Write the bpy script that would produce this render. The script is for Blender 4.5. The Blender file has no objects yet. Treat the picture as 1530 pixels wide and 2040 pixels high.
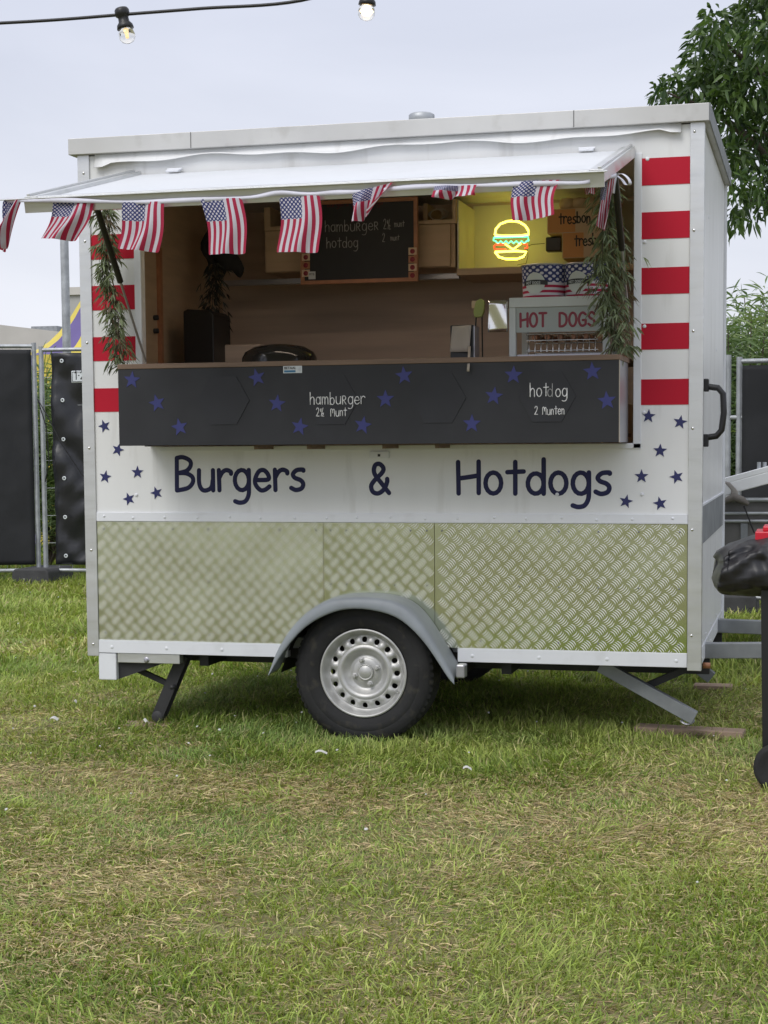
import bpy, math, random
import numpy as np
from mathutils import Vector, Matrix, noise
R = math.radians
random.seed(7); rng = np.random.default_rng(7)
S = bpy.context.scene
COL = S.collection

# ------------------------------------------------------------------ camera
CAM = np.array([1.6903, -6.5206, 1.206]); YAW, PITCH, ROLL = .2512, -.0750, -.0075
FPX, SHY = 3324.37, 110.609
def axes():
    f = np.array([-math.sin(YAW)*math.cos(PITCH), math.cos(YAW)*math.cos(PITCH), math.sin(PITCH)])
    r0 = np.array([math.cos(YAW), math.sin(YAW), 0]); u0 = np.cross(r0, f)
    return f, r0*math.cos(ROLL)+u0*math.sin(ROLL), -r0*math.sin(ROLL)+u0*math.cos(ROLL)
_f, _r, _u = axes()
def ray(px, py): return _f*FPX + _r*(px-765) + _u*(1020+SHY-py)
def P(px, py, y):
    d = ray(px, py); return Vector(CAM + d*((y-CAM[1])/d[1]))
def PX(px, py, x):
    d = ray(px, py); return Vector(CAM + d*((x-CAM[0])/d[0]))
def G(px, py, z=0.0):
    d = ray(px, py); return Vector(CAM + d*((z-CAM[2])/d[2]))
cd = bpy.data.cameras.new('camera'); cam = bpy.data.objects.new('camera', cd); COL.objects.link(cam); S.camera = cam
cd.sensor_fit = 'HORIZONTAL'; cd.sensor_width = 36; cd.lens = 36*FPX/1530
cd.shift_y = SHY/1530; cd.clip_start = .05; cd.clip_end = 2000
cam.matrix_world = Matrix(((_r[0], _u[0], -_f[0], CAM[0]), (_r[1], _u[1], -_f[1], CAM[1]), (_r[2], _u[2], -_f[2], CAM[2]), (0, 0, 0, 1)))
cd.dof.use_dof = False

# ------------------------------------------------------------------ world, sun, exposure
SUN_EL, SUN_AZ = R(48), R(200)
W = bpy.data.worlds.new("World"); S.world = W; W.use_nodes = True
nt = W.node_tree; nt.nodes.clear()
out = nt.nodes.new('ShaderNodeOutputWorld'); mix = nt.nodes.new('ShaderNodeMixShader')
sky = nt.nodes.new('ShaderNodeTexSky'); sky.sky_type = 'NISHITA'; sky.sun_disc = False
sky.sun_elevation = SUN_EL; sky.sun_rotation = SUN_AZ; sky.air_density = 1.0; sky.dust_density = 3
b1 = nt.nodes.new('ShaderNodeBackground'); b1.inputs[1].default_value = .10
b2 = nt.nodes.new('ShaderNodeBackground'); b2.inputs[1].default_value = 1.0
tc = nt.nodes.new('ShaderNodeTexCoord'); sep = nt.nodes.new('ShaderNodeSeparateXYZ')
ns = nt.nodes.new('ShaderNodeTexNoise'); ns.inputs['Scale'].default_value = 2.6; ns.inputs['Detail'].default_value = 5; ns.inputs['Distortion'].default_value = .6
mp = nt.nodes.new('ShaderNodeMapping'); mp.inputs['Scale'].default_value = (1, 1, 3)
cr = nt.nodes.new('ShaderNodeValToRGB')
e = cr.color_ramp.elements
e[0].position = 0.0; e[0].color = (.84, .86, .93, 1)
e[1].position = 1.0; e[1].color = (1.16, 1.18, 1.25, 1)
m_ = e.new(.32); m_.color = (.65, .69, .83, 1)
mx = nt.nodes.new('ShaderNodeMixRGB'); mx.blend_type = 'MULTIPLY'; mx.inputs[0].default_value = 1
cr2 = nt.nodes.new('ShaderNodeValToRGB'); cr2.color_ramp.elements[0].color = (.90, .905, .91, 1); cr2.color_ramp.elements[1].color = (1.09, 1.08, 1.06, 1)
cr2.color_ramp.elements[0].position = .3; cr2.color_ramp.elements[1].position = .7
L = nt.links.new
L(tc.outputs['Generated'], sep.inputs[0]); L(sep.outputs['Z'], cr.inputs[0]); L(tc.outputs['Generated'], mp.inputs[0]); L(mp.outputs[0], ns.inputs[0])
L(ns.outputs[0], cr2.inputs[0]); L(cr.outputs[0], mx.inputs[1]); L(cr2.outputs[0], mx.inputs[2]); L(mx.outputs[0], b2.inputs[0])
L(sky.outputs[0], b1.inputs[0]); mix.inputs[0].default_value = .92
L(b1.outputs[0], mix.inputs[1]); L(b2.outputs[0], mix.inputs[2]); L(mix.outputs[0], out.inputs[0])
sd = bpy.data.lights.new('sun', 'SUN'); sd.energy = 1.5; sd.angle = R(35); sd.color = (1, .97, .92)
so = bpy.data.objects.new('sun', sd); COL.objects.link(so)
# world azimuth: Nishita rotation r -> sun towards (sin r, cos r)
sv = Vector((math.sin(SUN_AZ)*math.cos(SUN_EL), math.cos(SUN_AZ)*math.cos(SUN_EL), math.sin(SUN_EL)))
so.rotation_euler = sv.to_track_quat('Z', 'Y').to_euler(); so.location = (0, -5, 8)
vs = S.view_settings; vs.view_transform = 'Standard'; vs.look = 'None'; vs.exposure = 0.12; vs.gamma = 1; vs.use_curve_mapping = False
S.render.engine = 'CYCLES'

# ------------------------------------------------------------------ materials
def mat(name, col, rough=.5, metal=0, var=0.0, vscale=6, bump=0, bscale=60, emit=None, estr=0, rvar=0, dirt=0, stretch=None, spec=.5, alpha=None, trans=0):
    m = bpy.data.materials.new(name); m.use_nodes = True; n = m.node_tree; b = n.nodes['Principled BSDF']
    b.inputs['Base Color'].default_value = (*col, 1); b.inputs['Roughness'].default_value = rough; b.inputs['Metallic'].default_value = metal
    b.inputs['Specular IOR Level'].default_value = spec
    if trans: b.inputs['Transmission Weight'].default_value = trans
    if emit: b.inputs['Emission Color'].default_value = (*emit, 1); b.inputs['Emission Strength'].default_value = estr
    if var or bump or rvar or dirt:
        t = n.nodes.new('ShaderNodeTexCoord'); mp = n.nodes.new('ShaderNodeMapping')
        n.links.new(t.outputs['Object'], mp.inputs[0])
        if stretch: mp.inputs['Scale'].default_value = stretch
        def nz(s, d=5):
            x = n.nodes.new('ShaderNodeTexNoise'); x.inputs['Scale'].default_value = s; x.inputs['Detail'].default_value = d
            n.links.new(mp.outputs[0], x.inputs[0]); return x
        if var or dirt:
            a = nz(vscale); r = n.nodes.new('ShaderNodeMapRange'); r.inputs['From Min'].default_value = .3; r.inputs['From Max'].default_value = .7
            r.inputs['To Min'].default_value = 1-var; r.inputs['To Max'].default_value = 1+var
            n.links.new(a.outputs[0], r.inputs[0])
            mm = n.nodes.new('ShaderNodeMixRGB'); mm.blend_type = 'MULTIPLY'; mm.inputs[0].default_value = 1; mm.inputs[1].default_value = (*col, 1)
            n.links.new(r.outputs[0], mm.inputs[2]); last = mm
            if dirt:
                d = nz(vscale*3.1, 8); r2 = n.nodes.new('ShaderNodeMapRange'); r2.inputs['From Min'].default_value = .56; r2.inputs['From Max'].default_value = .78
                r2.inputs['To Max'].default_value = dirt; n.links.new(d.outputs[0], r2.inputs[0])
                dm = n.nodes.new('ShaderNodeMixRGB'); dm.inputs[2].default_value = (.16, .14, .09, 1)
                n.links.new(r2.outputs[0], dm.inputs[0]); n.links.new(mm.outputs[0], dm.inputs[1]); last = dm
            n.links.new(last.outputs[0], b.inputs['Base Color'])
        if rvar:
            a = nz(vscale*1.7); r = n.nodes.new('ShaderNodeMapRange'); r.inputs['From Min'].default_value = .3; r.inputs['From Max'].default_value = .7
            r.inputs['To Min'].default_value = max(.03, rough-rvar); r.inputs['To Max'].default_value = rough+rvar
            n.links.new(a.outputs[0], r.inputs[0]); n.links.new(r.outputs[0], b.inputs['Roughness'])
        if bump:
            a = nz(bscale, 3); bp = n.nodes.new('ShaderNodeBump'); bp.inputs['Strength'].default_value = bump; bp.inputs['Distance'].default_value = .004
            n.links.new(a.outputs[0], bp.inputs['Height']); n.links.new(bp.outputs[0], b.inputs['Normal'])
    return m
M = {}
M['white'] = mat('white_paint', (.76, .77, .775), .38, var=.045, vscale=3.2, dirt=.24, stretch=(1.6, 1.6, .22), bump=.06, bscale=9, rvar=.06)
M['hatchwhite'] = mat('hatch_paint', (.66, .68, .71), .4, var=.03, vscale=2, dirt=.06)
M['white_trim'] = mat('white_trim', (.74, .76, .80), .4, var=.03, vscale=4, dirt=.12)
M['alu'] = mat('brushed_aluminium', (.66, .67, .67), .38, .85, var=.06, vscale=3, rvar=.1, dirt=.12, stretch=(1, 1, 4), bump=.05, bscale=30)
M['roofalu'] = mat('roof_trim_metal', (.53, .53, .52), .5, .3, var=.08, vscale=3, rvar=.1, dirt=.3)
M['plate'] = mat('tread_plate', (.68, .72, .54), .13, 1, var=.05, vscale=3, rvar=.04, bump=.12, bscale=6)  # olive in the base colour paints in the grass reflected by the bare metal
M['plate_dull'] = mat('tread_plate_dull', (.62, .65, .48), .2, 1, var=.06, vscale=3, rvar=.06, bump=.12, bscale=6)  # rougher left plate, with the green grass reflection also put into its colour
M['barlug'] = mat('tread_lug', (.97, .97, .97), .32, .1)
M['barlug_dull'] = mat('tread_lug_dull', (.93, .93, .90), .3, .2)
M['red'] = mat('red_film', (.47, .010, .030), .5, spec=.2, var=.04, vscale=4)
M['navy'] = mat('navy_film', (.018, .022, .115), .4)
M['lettering'] = mat('letter_film', (.018, .02, .075), .5, spec=.25)
M['starblue'] = mat('star_blue', (.034, .040, .18), .55)
M['board'] = mat('chalkboard_black', (.019, .020, .024), .6, var=.25, vscale=3, rvar=.08)
M['board2'] = mat('chalkboard_hexagon', (.019, .020, .025), .62, var=.2, vscale=5)
M['chalk'] = mat('chalk', (.72, .72, .72), .9, var=.35, vscale=80)
M['chalk2'] = mat('chalk_faint', (.33, .33, .33), .9, var=.4, vscale=80)
M['chalkred'] = mat('chalk_red', (.12, .02, .03), .9)
M['galv'] = mat('galvanised_steel', (.42, .44, .46), .5, .55, var=.18, vscale=14, rvar=.1)
M['galvd'] = mat('galvanised_grey', (.25, .265, .28), .55, .3, var=.2, vscale=10)
M['fender'] = mat('fender_grey_plastic', (.25, .275, .30), .5, 0, var=.12, vscale=7, dirt=.15)
M['tyre'] = mat('tyre_rubber', (.016, .016, .017), .8, var=.4, vscale=7, dirt=.25, bump=.3, bscale=90)
M['rim'] = mat('silver_rim', (.52, .52, .51), .42, .45, var=.08, vscale=9, dirt=.2)
M['darkmetal'] = mat('dark_metal', (.035, .035, .037), .6, .2, var=.3, vscale=10)
M['black'] = mat('black_plastic', (.012, .012, .013), .4)
M['under'] = mat('underbody', (.03, .028, .025), .9, var=.3)
M['wood'] = mat('interior_laminate', (.57, .455, .37), .6, var=.16, vscale=2.2, stretch=(.5, 1, 7))
M['woodl'] = mat('cabinet_laminate', (.52, .38, .25), .55, var=.1, vscale=4, stretch=(.6, 1, 6))
M['edge'] = mat('wood_edge', (.19, .125, .085), .6, var=.15, vscale=20, stretch=(.3, 1, 4))
M['niche'] = mat('niche_wall', (.68, .66, .58), .6, var=.05)
M['frame'] = mat('board_frame', (.42, .19, .10), .5, var=.15, vscale=20)
M['box'] = mat('kraft_box', (.68, .52, .36), .7, var=.08)
M['orange'] = mat('orange_print', (.72, .36, .15), .7)
M['paper'] = mat('napkin_paper', (.42, .37, .31), .8, var=.05)
M['steel'] = mat('polished_steel', (.75, .75, .74), .14, 1, bump=.25, bscale=7)
M['steelg'] = mat('grey_steel', (.42, .42, .46), .35, .7)
M['machine'] = mat('machine_white', (.60, .64, .64), .45, var=.04)
M['signglass'] = mat('sign_panel', (.36, .40, .38), .3)
M['signred'] = mat('sign_red', (.25, .02, .04), .4)
M['cream'] = mat('plaster', (.55, .53, .50), .8, var=.06, vscale=1)
M['creamd'] = mat('grey_facade', (.40, .40, .39), .8, var=.06, vscale=1)
M['win'] = mat('window_dark', (.10, .12, .14), .1)
M['tarp'] = mat('black_tarp', (.019, .020, .024), .33, var=.25, vscale=3, bump=.2, bscale=12)
M['meshtarp'] = mat('black_mesh_cloth', (.014, .015, .018), .75, var=.15, bump=.3, bscale=300)
M['concrete'] = mat('concrete_block', (.055, .055, .058), .85, var=.2, vscale=12, bump=.4, bscale=60)
M['tenty'] = mat('yellow_canvas', (.62, .50, .08), .7, var=.05)
M['tentp'] = mat('purple_canvas', (.12, .09, .25), .7, var=.05)
M['plank'] = mat('plank_wood', (.34, .245, .18), .75, var=.2, vscale=10, stretch=(.4, 4, 4), bump=.3)
M['redplastic'] = mat('red_plastic', (.55, .01, .03), .3)
M['cover'] = mat('grill_cover_vinyl', (.016, .016, .019), .42, bump=.15, bscale=30)
M['ribbon'] = mat('white_ribbon', (.62, .62, .70), .6)
M['bark'] = mat('bark', (.10, .08, .06), .9, var=.3, vscale=12)
M['greenclip'] = mat('green_clip', (.38, .44, .12), .5)
M['glass'] = mat('bulb_glass', (.95, .93, .88), .05, trans=1)
M['filament'] = mat('filament', (1, .8, .5), .5, emit=(1, .62, .25), estr=6)
M['ny'] = mat('neon_yellow', (1, .9, .2), .4, emit=(1, .82, .09), estr=5)
M['ng'] = mat('neon_green', (.2, 1, .5), .4, emit=(.10, .85, .36), estr=2.6)
M['nr'] = mat('neon_red', (1, .1, .1), .4, emit=(1, .06, .02), estr=2.4)
M['sticker'] = mat('sticker_white', (.62, .66, .68), .4)
M['stickblue'] = mat('sticker_blue', (.03, .16, .30), .4)
M['petal'] = mat('petal', (.55, .55, .53), .6)

# leaf materials: colour from an attribute
def leafmat(name, rough=.45, transl=.35):
    m = bpy.data.materials.new(name); m.use_nodes = True; n = m.node_tree; b = n.nodes['Principled BSDF']; o = n.nodes['Material Output']
    a = n.nodes.new('ShaderNodeAttribute'); a.attribute_name = 'tint'
    b.inputs['Roughness'].default_value = rough; b.inputs['Specular IOR Level'].default_value = .35
    t = n.nodes.new('ShaderNodeBsdfTranslucent'); mx = n.nodes.new('ShaderNodeMixShader'); mx.inputs[0].default_value = transl
    g = n.nodes.new('ShaderNodeMixRGB'); g.blend_type = 'MULTIPLY'; g.inputs[0].default_value = 1; g.inputs[2].default_value = (1.3, 1.4, .7, 1)
    n.links.new(a.outputs['Color'], b.inputs['Base Color']); n.links.new(a.outputs['Color'], g.inputs[1]); n.links.new(g.outputs[0], t.inputs['Color'])
    n.links.new(b.outputs[0], mx.inputs[1]); n.links.new(t.outputs[0], mx.inputs[2]); n.links.new(mx.outputs[0], o.inputs['Surface'])
    return m
M['grass'] = leafmat('grass_blades', .6, .3)
M['leaf'] = leafmat('tree_leaves', .35, .3)
M['garl'] = leafmat('garland_leaves', .6, .15)

# ------------------------------------------------------------------ builders
WORLD = {}
def wloc(o):
    return WORLD.get(o.name, Vector((0, 0, 0))) if o else Vector((0, 0, 0))
def thing(name, label, cat, loc=(0, 0, 0), group=None):
    o = bpy.data.objects.new(name, None); COL.objects.link(o); o.location = loc; o.empty_display_size = .1
    WORLD[o.name] = Vector(loc); o['label'] = label; o['category'] = cat
    if group: o['group'] = group
    return o
def tag(o, label=None, cat=None, group=None, kind=None):
    if label: o['label'] = label
    if cat: o['category'] = cat
    if group: o['group'] = group
    if kind: o['kind'] = kind
    return o
class MB:
    def __init__(s): s.v = []; s.f = []; s.sm = []; s.uv = None; s.col = None
    def add(s, vs, fs, smooth=False):
        k = len(s.v); s.v += [Vector(v) for v in vs]; s.f += [tuple(k+i for i in f) for f in fs]; s.sm += [smooth]*len(fs); return s
    def box(s, a, b, mtx=None):
        x0, y0, z0 = [min(p, q) for p, q in zip(a, b)]; x1, y1, z1 = [max(p, q) for p, q in zip(a, b)]
        vs = [Vector(c) for c in ((x0,y0,z0),(x1,y0,z0),(x1,y1,z0),(x0,y1,z0),(x0,y0,z1),(x1,y0,z1),(x1,y1,z1),(x0,y1,z1))]
        if mtx: vs = [mtx @ v for v in vs]
        return s.add(vs, ((0,3,2,1),(4,5,6,7),(0,1,5,4),(1,2,6,5),(2,3,7,6),(3,0,4,7)))
    def bar(s, a, b, w, h, up=(0, 0, 1)):
        a = Vector(a); b = Vector(b); d = (b-a); l = d.length; d.normalize(); u = Vector(up); sd = d.cross(u).normalized(); u = sd.cross(d)
        m = Matrix((( d.x, sd.x, u.x, a.x), (d.y, sd.y, u.y, a.y), (d.z, sd.z, u.z, a.z), (0,0,0,1)))
        return s.box((0, -w/2, -h/2), (l, w/2, h/2), m)
    def tube(s, pts, r, n=8, caps=True, taper=None):
        pts = [Vector(p) for p in pts]; rings = []; prev = None
        for i, p in enumerate(pts):
            t = (pts[min(i+1, len(pts)-1)]-pts[max(i-1, 0)]).normalized()
            if prev is None:
                q = Vector((0, 0, 1)) if abs(t.z) < .9 else Vector((1, 0, 0)); a = t.cross(q).normalized()
            else: a = (prev - t*prev.dot(t)).normalized()
            prev = a; b = t.cross(a)
            rr = r if taper is None else r*taper[i]
            rings.append([p+a*math.cos(2*math.pi*k/n)*rr+b*math.sin(2*math.pi*k/n)*rr for k in range(n)])
        vs = sum(rings, []); fs = []
        for i in range(len(pts)-1):
            for k in range(n):
                fs.append((i*n+k, i*n+(k+1) % n, (i+1)*n+(k+1) % n, (i+1)*n+k))
        s.add(vs, fs, True)
        if caps:
            s.add(rings[0], [tuple(reversed(range(n)))]); s.add(rings[-1], [tuple(range(n))])
        return s
    def lathe(s, c, prof, axis=(0, -1, 0), n=48, smooth=True, closed=False):
        ax = Vector(axis).normalized(); q = Vector((0, 0, 1)) if abs(ax.z) < .9 else Vector((1, 0, 0))
        a = ax.cross(q).normalized(); b = ax.cross(a); c = Vector(c)
        vs = []; fs = []
        for (r, h) in prof:
            for k in range(n):
                t = 2*math.pi*k/n; vs.append(c+ax*h+a*math.cos(t)*r+b*math.sin(t)*r)
        m = len(prof)
        for i in range(m-1 if not closed else m):
            j = (i+1) % m
            for k in range(n): fs.append((i*n+k, i*n+(k+1) % n, j*n+(k+1) % n, j*n+k))
        return s.add(vs, fs, smooth)
    def prism(s, poly, y0, y1):   # polygon in XZ, from y0 to y1
        n = len(poly); vs = [(x, y0, z) for x, z in poly]+[(x, y1, z) for x, z in poly]
        fs = [tuple(range(n)), tuple(reversed(range(n, 2*n)))]+[(i, i+n, (i+1) % n+n, (i+1) % n) for i in range(n)]
        return s.add(vs, fs)
    def grid(s, fn, nu, nv, smooth=True):
        vs = [fn(i/nu, j/nv) for j in range(nv+1) for i in range(nu+1)]
        fs = [(j*(nu+1)+i, j*(nu+1)+i+1, (j+1)*(nu+1)+i+1, (j+1)*(nu+1)+i) for j in range(nv) for i in range(nu)]
        return s.add(vs, fs, smooth)
    def build(s, name, m, parent=None, bevel=0, sub=0, kind=None, solid=0):
        me = bpy.data.meshes.new(name); lo = Vector([min(v[i] for v in s.v) for i in range(3)]); hi = Vector([max(v[i] for v in s.v) for i in range(3)])
        c = (lo+hi)/2
        if parent is None: c.z = lo.z
        me.from_pydata([v-c for v in s.v], [], s.f); me.polygons.foreach_set('use_smooth', s.sm); me.materials.append(m)
        if s.uv:
            ul = me.uv_layers.new(name='UVMap')
            for l in me.loops: ul.data[l.index].uv = s.uv[l.vertex_index]
        me.update()
        o = bpy.data.objects.new(name, me); COL.objects.link(o)
        WORLD[o.name] = c.copy()
        if parent: o.parent = parent; o.location = c-wloc(parent)
        else: o.location = c
        if bevel:
            b = o.modifiers.new('bevel', 'BEVEL'); b.width = bevel; b.segments = 2; b.limit_method = 'ANGLE'; b.angle_limit = R(40)
        if solid:
            b = o.modifiers.new('solid', 'SOLIDIFY'); b.thickness = solid; b.offset = 0
        if sub:
            b = o.modifiers.new('sub', 'SUBSURF'); b.levels = sub; b.render_levels = sub
        if kind: o['kind'] = kind
        return o
def fastmesh(name, V, F, tint, m, parent=None, kind='stuff', origin=None, smooth=False):
    """V (n,3), F (k,4|3) numpy, tint (n,3)"""
    me = bpy.data.meshes.new(name); k = F.shape[1]
    c = np.array(origin if origin is not None else (0, 0, 0), float)
    me.vertices.add(len(V)); me.vertices.foreach_set('co', (V-c).astype(np.float32).ravel())
    me.loops.add(F.size); me.loops.foreach_set('vertex_index', F.astype(np.int32).ravel())
    me.polygons.add(len(F)); me.polygons.foreach_set('loop_start', np.arange(0, F.size, k, dtype=np.int32))
    try: me.polygons.foreach_set('loop_total', np.full(len(F), k, dtype=np.int32))
    except Exception: pass
    if smooth: me.polygons.foreach_set('use_smooth', np.ones(len(F), bool))
    if tint is not None:
        a = me.attributes.new('tint', 'FLOAT_COLOR', 'POINT'); a.data.foreach_set('color', np.hstack([tint, np.ones((len(V), 1))]).astype(np.float32).ravel())
    me.materials.append(m); me.update(calc_edges=True)
    o = bpy.data.objects.new(name, me); COL.objects.link(o); WORLD[o.name] = Vector(c)
    o.location = Vector(c)-(wloc(parent) if parent else Vector((0, 0, 0)))
    if parent: o.parent = parent
    if kind: o['kind'] = kind
    return o

# ------------------------------------------------------------------ stroke lettering
def el(cx, cy, rx, ry, a0=0, a1=360, n=16): return [(cx+rx*math.cos(R(a0+(a1-a0)*i/n)), cy+ry*math.sin(R(a0+(a1-a0)*i/n))) for i in range(n+1)]
FT = {
 'B': (1.15, [[(0,0),(.02,1.62)], [(.02,1.62),(.35,1.66),(.72,1.5),(.78,1.25),(.55,.98),(.04,.86)], [(.04,.86),(.5,.86),(.85,.68),(.88,.4),(.6,.12),(.02,0)]]),
 'u': (1.0, [[(0,1),(0,.35),(.15,.04),(.4,0),(.66,.15),(.74,.5)], [(.76,1),(.76,0)]]),
 'r': (.78, [[(0,1),(.02,0)], [(.02,.62),(.2,.9),(.42,1),(.64,.92),(.66,.82)]]),
 'g': (1.0, [el(.38,.5,.38,.5,50,-310), [(.76,1.0),(.76,.2),(.73,-.25),(.55,-.55),(.25,-.62),(0,-.55)]]),
 'e': (1.0, [[(.04,.5),(.7,.52),(.72,.75),(.5,.98),(.22,.92),(.02,.55),(.05,.25),(.3,.0),(.55,.02),(.78,.18)]]),
 's': (.86, [[(.66,.95),(.62,1.0),(.3,.97),(.1,.78),(.2,.6),(.5,.48),(.64,.3),(.55,.08),(.25,0),(0,.1)]]),
 '&': (1.2, [[(.95,0),(.6,.45),(.2,1.0),(.22,1.4),(.45,1.5),(.66,1.3),(.6,1.05),(.2,.65),(.02,.35),(.12,.05),(.4,-.02),(.7,.2),(.85,.55),(.86,.72)]]),
 'H': (1.25, [[(0,1.5),(.02,0)], [(1.0,1.52),(1.0,.02)], [(.02,.72),(.5,.78),(1.0,.86)]]),
 'o': (.98, [el(.38,.5,.38,.5,90,-270)]),
 't': (.9, [[(.38,1.5),(.38,0)], [(0,1.02),(.78,1.05)]]),
 'd': (1.0, [el(.38,.48,.38,.48,60,-300), [(.76,1.62),(.76,0)]]),
 'h': (.95, [[(0,1.62),(.02,0)], [(.02,.6),(.2,.9),(.45,.98),(.66,.75),(.68,0)]]),
 'a': (.95, [el(.35,.48,.35,.48,60,-300), [(.7,1.0),(.72,0)]]),
 'm': (1.3, [[(0,1),(.02,0)], [(.02,.6),(.15,.9),(.32,.98),(.46,.8),(.48,0)], [(.48,.6),(.62,.9),(.8,.98),(.98,.75),(1.0,0)]]),
 'n': (.92, [[(0,1),(.02,0)], [(.02,.6),(.2,.9),(.42,.98),(.62,.78),(.64,0)]]),
 'b': (.95, [[(0,1.62),(.0,0)], el(.35,.46,.35,.46,120,480)]),
 'R': (.9, [[(0,1.1),(.02,0)], [(0,1.1),(.4,1.1),(.55,.85),(.4,.6),(.05,.55)], [(.2,.55),(.6,0)]]),
 'M': (1.3, [[(0,0),(.02,1.2),(.35,1.3),(.5,1.0),(.5,.6)], [(.5,.9),(.7,1.25),(.95,1.2),(1.0,.7),(1.02,0)]]),
 'T': (1.1, [[(0,1.5),(.95,1.5)], [(.47,1.5),(.47,0)]]),
 'O': (1.3, [el(.52,.75,.5,.76,90,-270,22)]),
 'D': (1.25, [[(0,1.5),(0,0)], [(0,1.5),(.45,1.48),(.85,1.25),(.98,.75),(.85,.28),(.45,.02),(0,0)]]),
 'G': (1.25, [[(.92,1.3),(.6,1.5),(.25,1.38),(.02,.95),(.03,.5),(.25,.1),(.6,0),(.95,.2)], [(.95,.2),(.95,.65)], [(.95,.65),(.55,.65)]]),
 'S': (1.1, [[(.82,1.32),(.5,1.52),(.15,1.38),(.08,1.08),(.3,.84),(.65,.7),(.86,.42),(.75,.12),(.42,-.02),(.02,.2)]]),
 '1': (.6, [[(.05,1.2),(.25,1.5),(.25,0)]]),
 '2': (.95, [[(.05,1.2),(.25,1.5),(.55,1.45),(.62,1.1),(.4,.6),(.02,.05)], [(.02,.05),(.7,.03)]]),
 '.': (.4, [el(.12,.7,.03,.03)]),
 'h2': (.9, [[(0,.9),(.12,1.4),(.13,.8)], [(.6,1.5),(.15,0)], [(.45,.5),(.65,.6),(.68,.4),(.45,.0),(.85,.0)]]),
 ' ': (.7, []),
}
def smooth_path(p, k=5):
    if len(p) < 3: return p
    q = []
    P_ = [p[0]]+list(p)+[p[-1]]
    for i in range(1, len(P_)-2):
        a, b, c, d = [np.array(x, float) for x in P_[i-1:i+3]]
        for j in range(k):
            t = j/k; q.append(tuple(.5*((2*b)+(-a+c)*t+(2*a-5*b+4*c-d)*t*t+(-a+3*b-3*c+d)*t**3)))
    q.append(tuple(p[-1])); return q
def write(mb, text, x, z, y, sc, r, sx=1.0, slope=0.0, wob=0.0, d=.0012, plane=None):
    cx = 0; seg = 0
    keys = []
    i = 0
    while i < len(text):
        if text[i] == '½': keys.append('h2')
        else: keys.append(text[i])
        i += 1
    for ch in keys:
        adv, strokes = FT[ch]
        dz = random.uniform(-wob, wob)
        for st in strokes:
            pts = smooth_path(st) if len(st) < 15 else st
            pp = [(x+(cx+u)*sc*sx, z+(v+dz)*sc+slope*(cx+u)*sc*sx) for u, v in pts]
            seg += 1; off = .00008*(seg % 9)
            n = len(pp); vs = []
            for k in range(n):
                a = pp[max(k-1, 0)]; b = pp[min(k+1, n-1)]; tx, tz = b[0]-a[0], b[1]-a[1]; l = math.hypot(tx, tz) or 1; nx, nz = -tz/l, tx/l
                vs += [(pp[k][0]+nx*r, y-off*.3, pp[k][1]+nz*r), (pp[k][0], y-d-off, pp[k][1]), (pp[k][0]-nx*r, y-off*.3, pp[k][1]-nz*r)]
            fs = []
            for k in range(n-1):
                o = k*3; fs += [(o, o+3, o+4, o+1), (o+1, o+4, o+5, o+2)]
            if plane: vs = [plane(v) for v in vs]
            mb.add(vs, fs, True)
            for end, oth in ((pp[0], pp[1]), (pp[-1], pp[-2])):
                a0 = math.atan2(end[1]-oth[1], end[0]-oth[0])
                cv = [(end[0], y-d-off, end[1])]+[(end[0]+r*math.cos(a0+R(-90+30*k)), y-off*.3, end[1]+r*math.sin(a0+R(-90+30*k))) for k in range(7)]
                if plane: cv = [plane(v) for v in cv]
                mb.add(cv, [(0, k+1, k+2) for k in range(6)], True)
        cx += adv+.08
    return cx*sc*sx
def textw(text): return sum(FT['h2' if c == '½' else c][0]+.08 for c in text)-.3
def star(mb, c, rad, y0, y1, rot=0):
    poly = []
    for k in range(10):
        a = math.pi/2+rot+k*math.pi/5; rr = rad if k % 2 == 0 else rad*.42
        poly.append((c[0]+rr*math.cos(a), c[1]+rr*math.sin(a)))
    poly.reverse()
    n = 10; vs = [(c[0], y0, c[1])]+[(x, y0, z) for x, z in poly]+[(x, y1, z) for x, z in poly]
    fs = [(0, 1+(k+1) % n, 1+k) for k in range(n)]+[(1+k, 1+(k+1) % n, 11+(k+1) % n, 11+k) for k in range(n)]
    mb.add(vs, fs)
def bfont(name, txt, size, loc, m, parent, extrude=.0006):
    cu = bpy.data.curves.new(name, 'FONT'); cu.body = txt; cu.size = size; cu.extrude = extrude
    t = bpy.data.objects.new('tmp', cu); COL.objects.link(t)
    dg = bpy.context.evaluated_depsgraph_get(); me = bpy.data.meshes.new_from_object(t.evaluated_get(dg)); me.name = name
    bpy.data.objects.remove(t); me.materials.append(m) if not me.materials else None
    o = bpy.data.objects.new(name, me); COL.objects.link(o); o.rotation_euler = (R(90), 0, 0); o.parent = parent; o.location = Vector(loc)-wloc(parent)
    return o

# ================================================================== SETTING
def fbm(x, y, s, seed=0): return noise.fractal(Vector((x*s+seed, y*s-seed, seed*.37)), 1.0, 2.0, 4)
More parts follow.
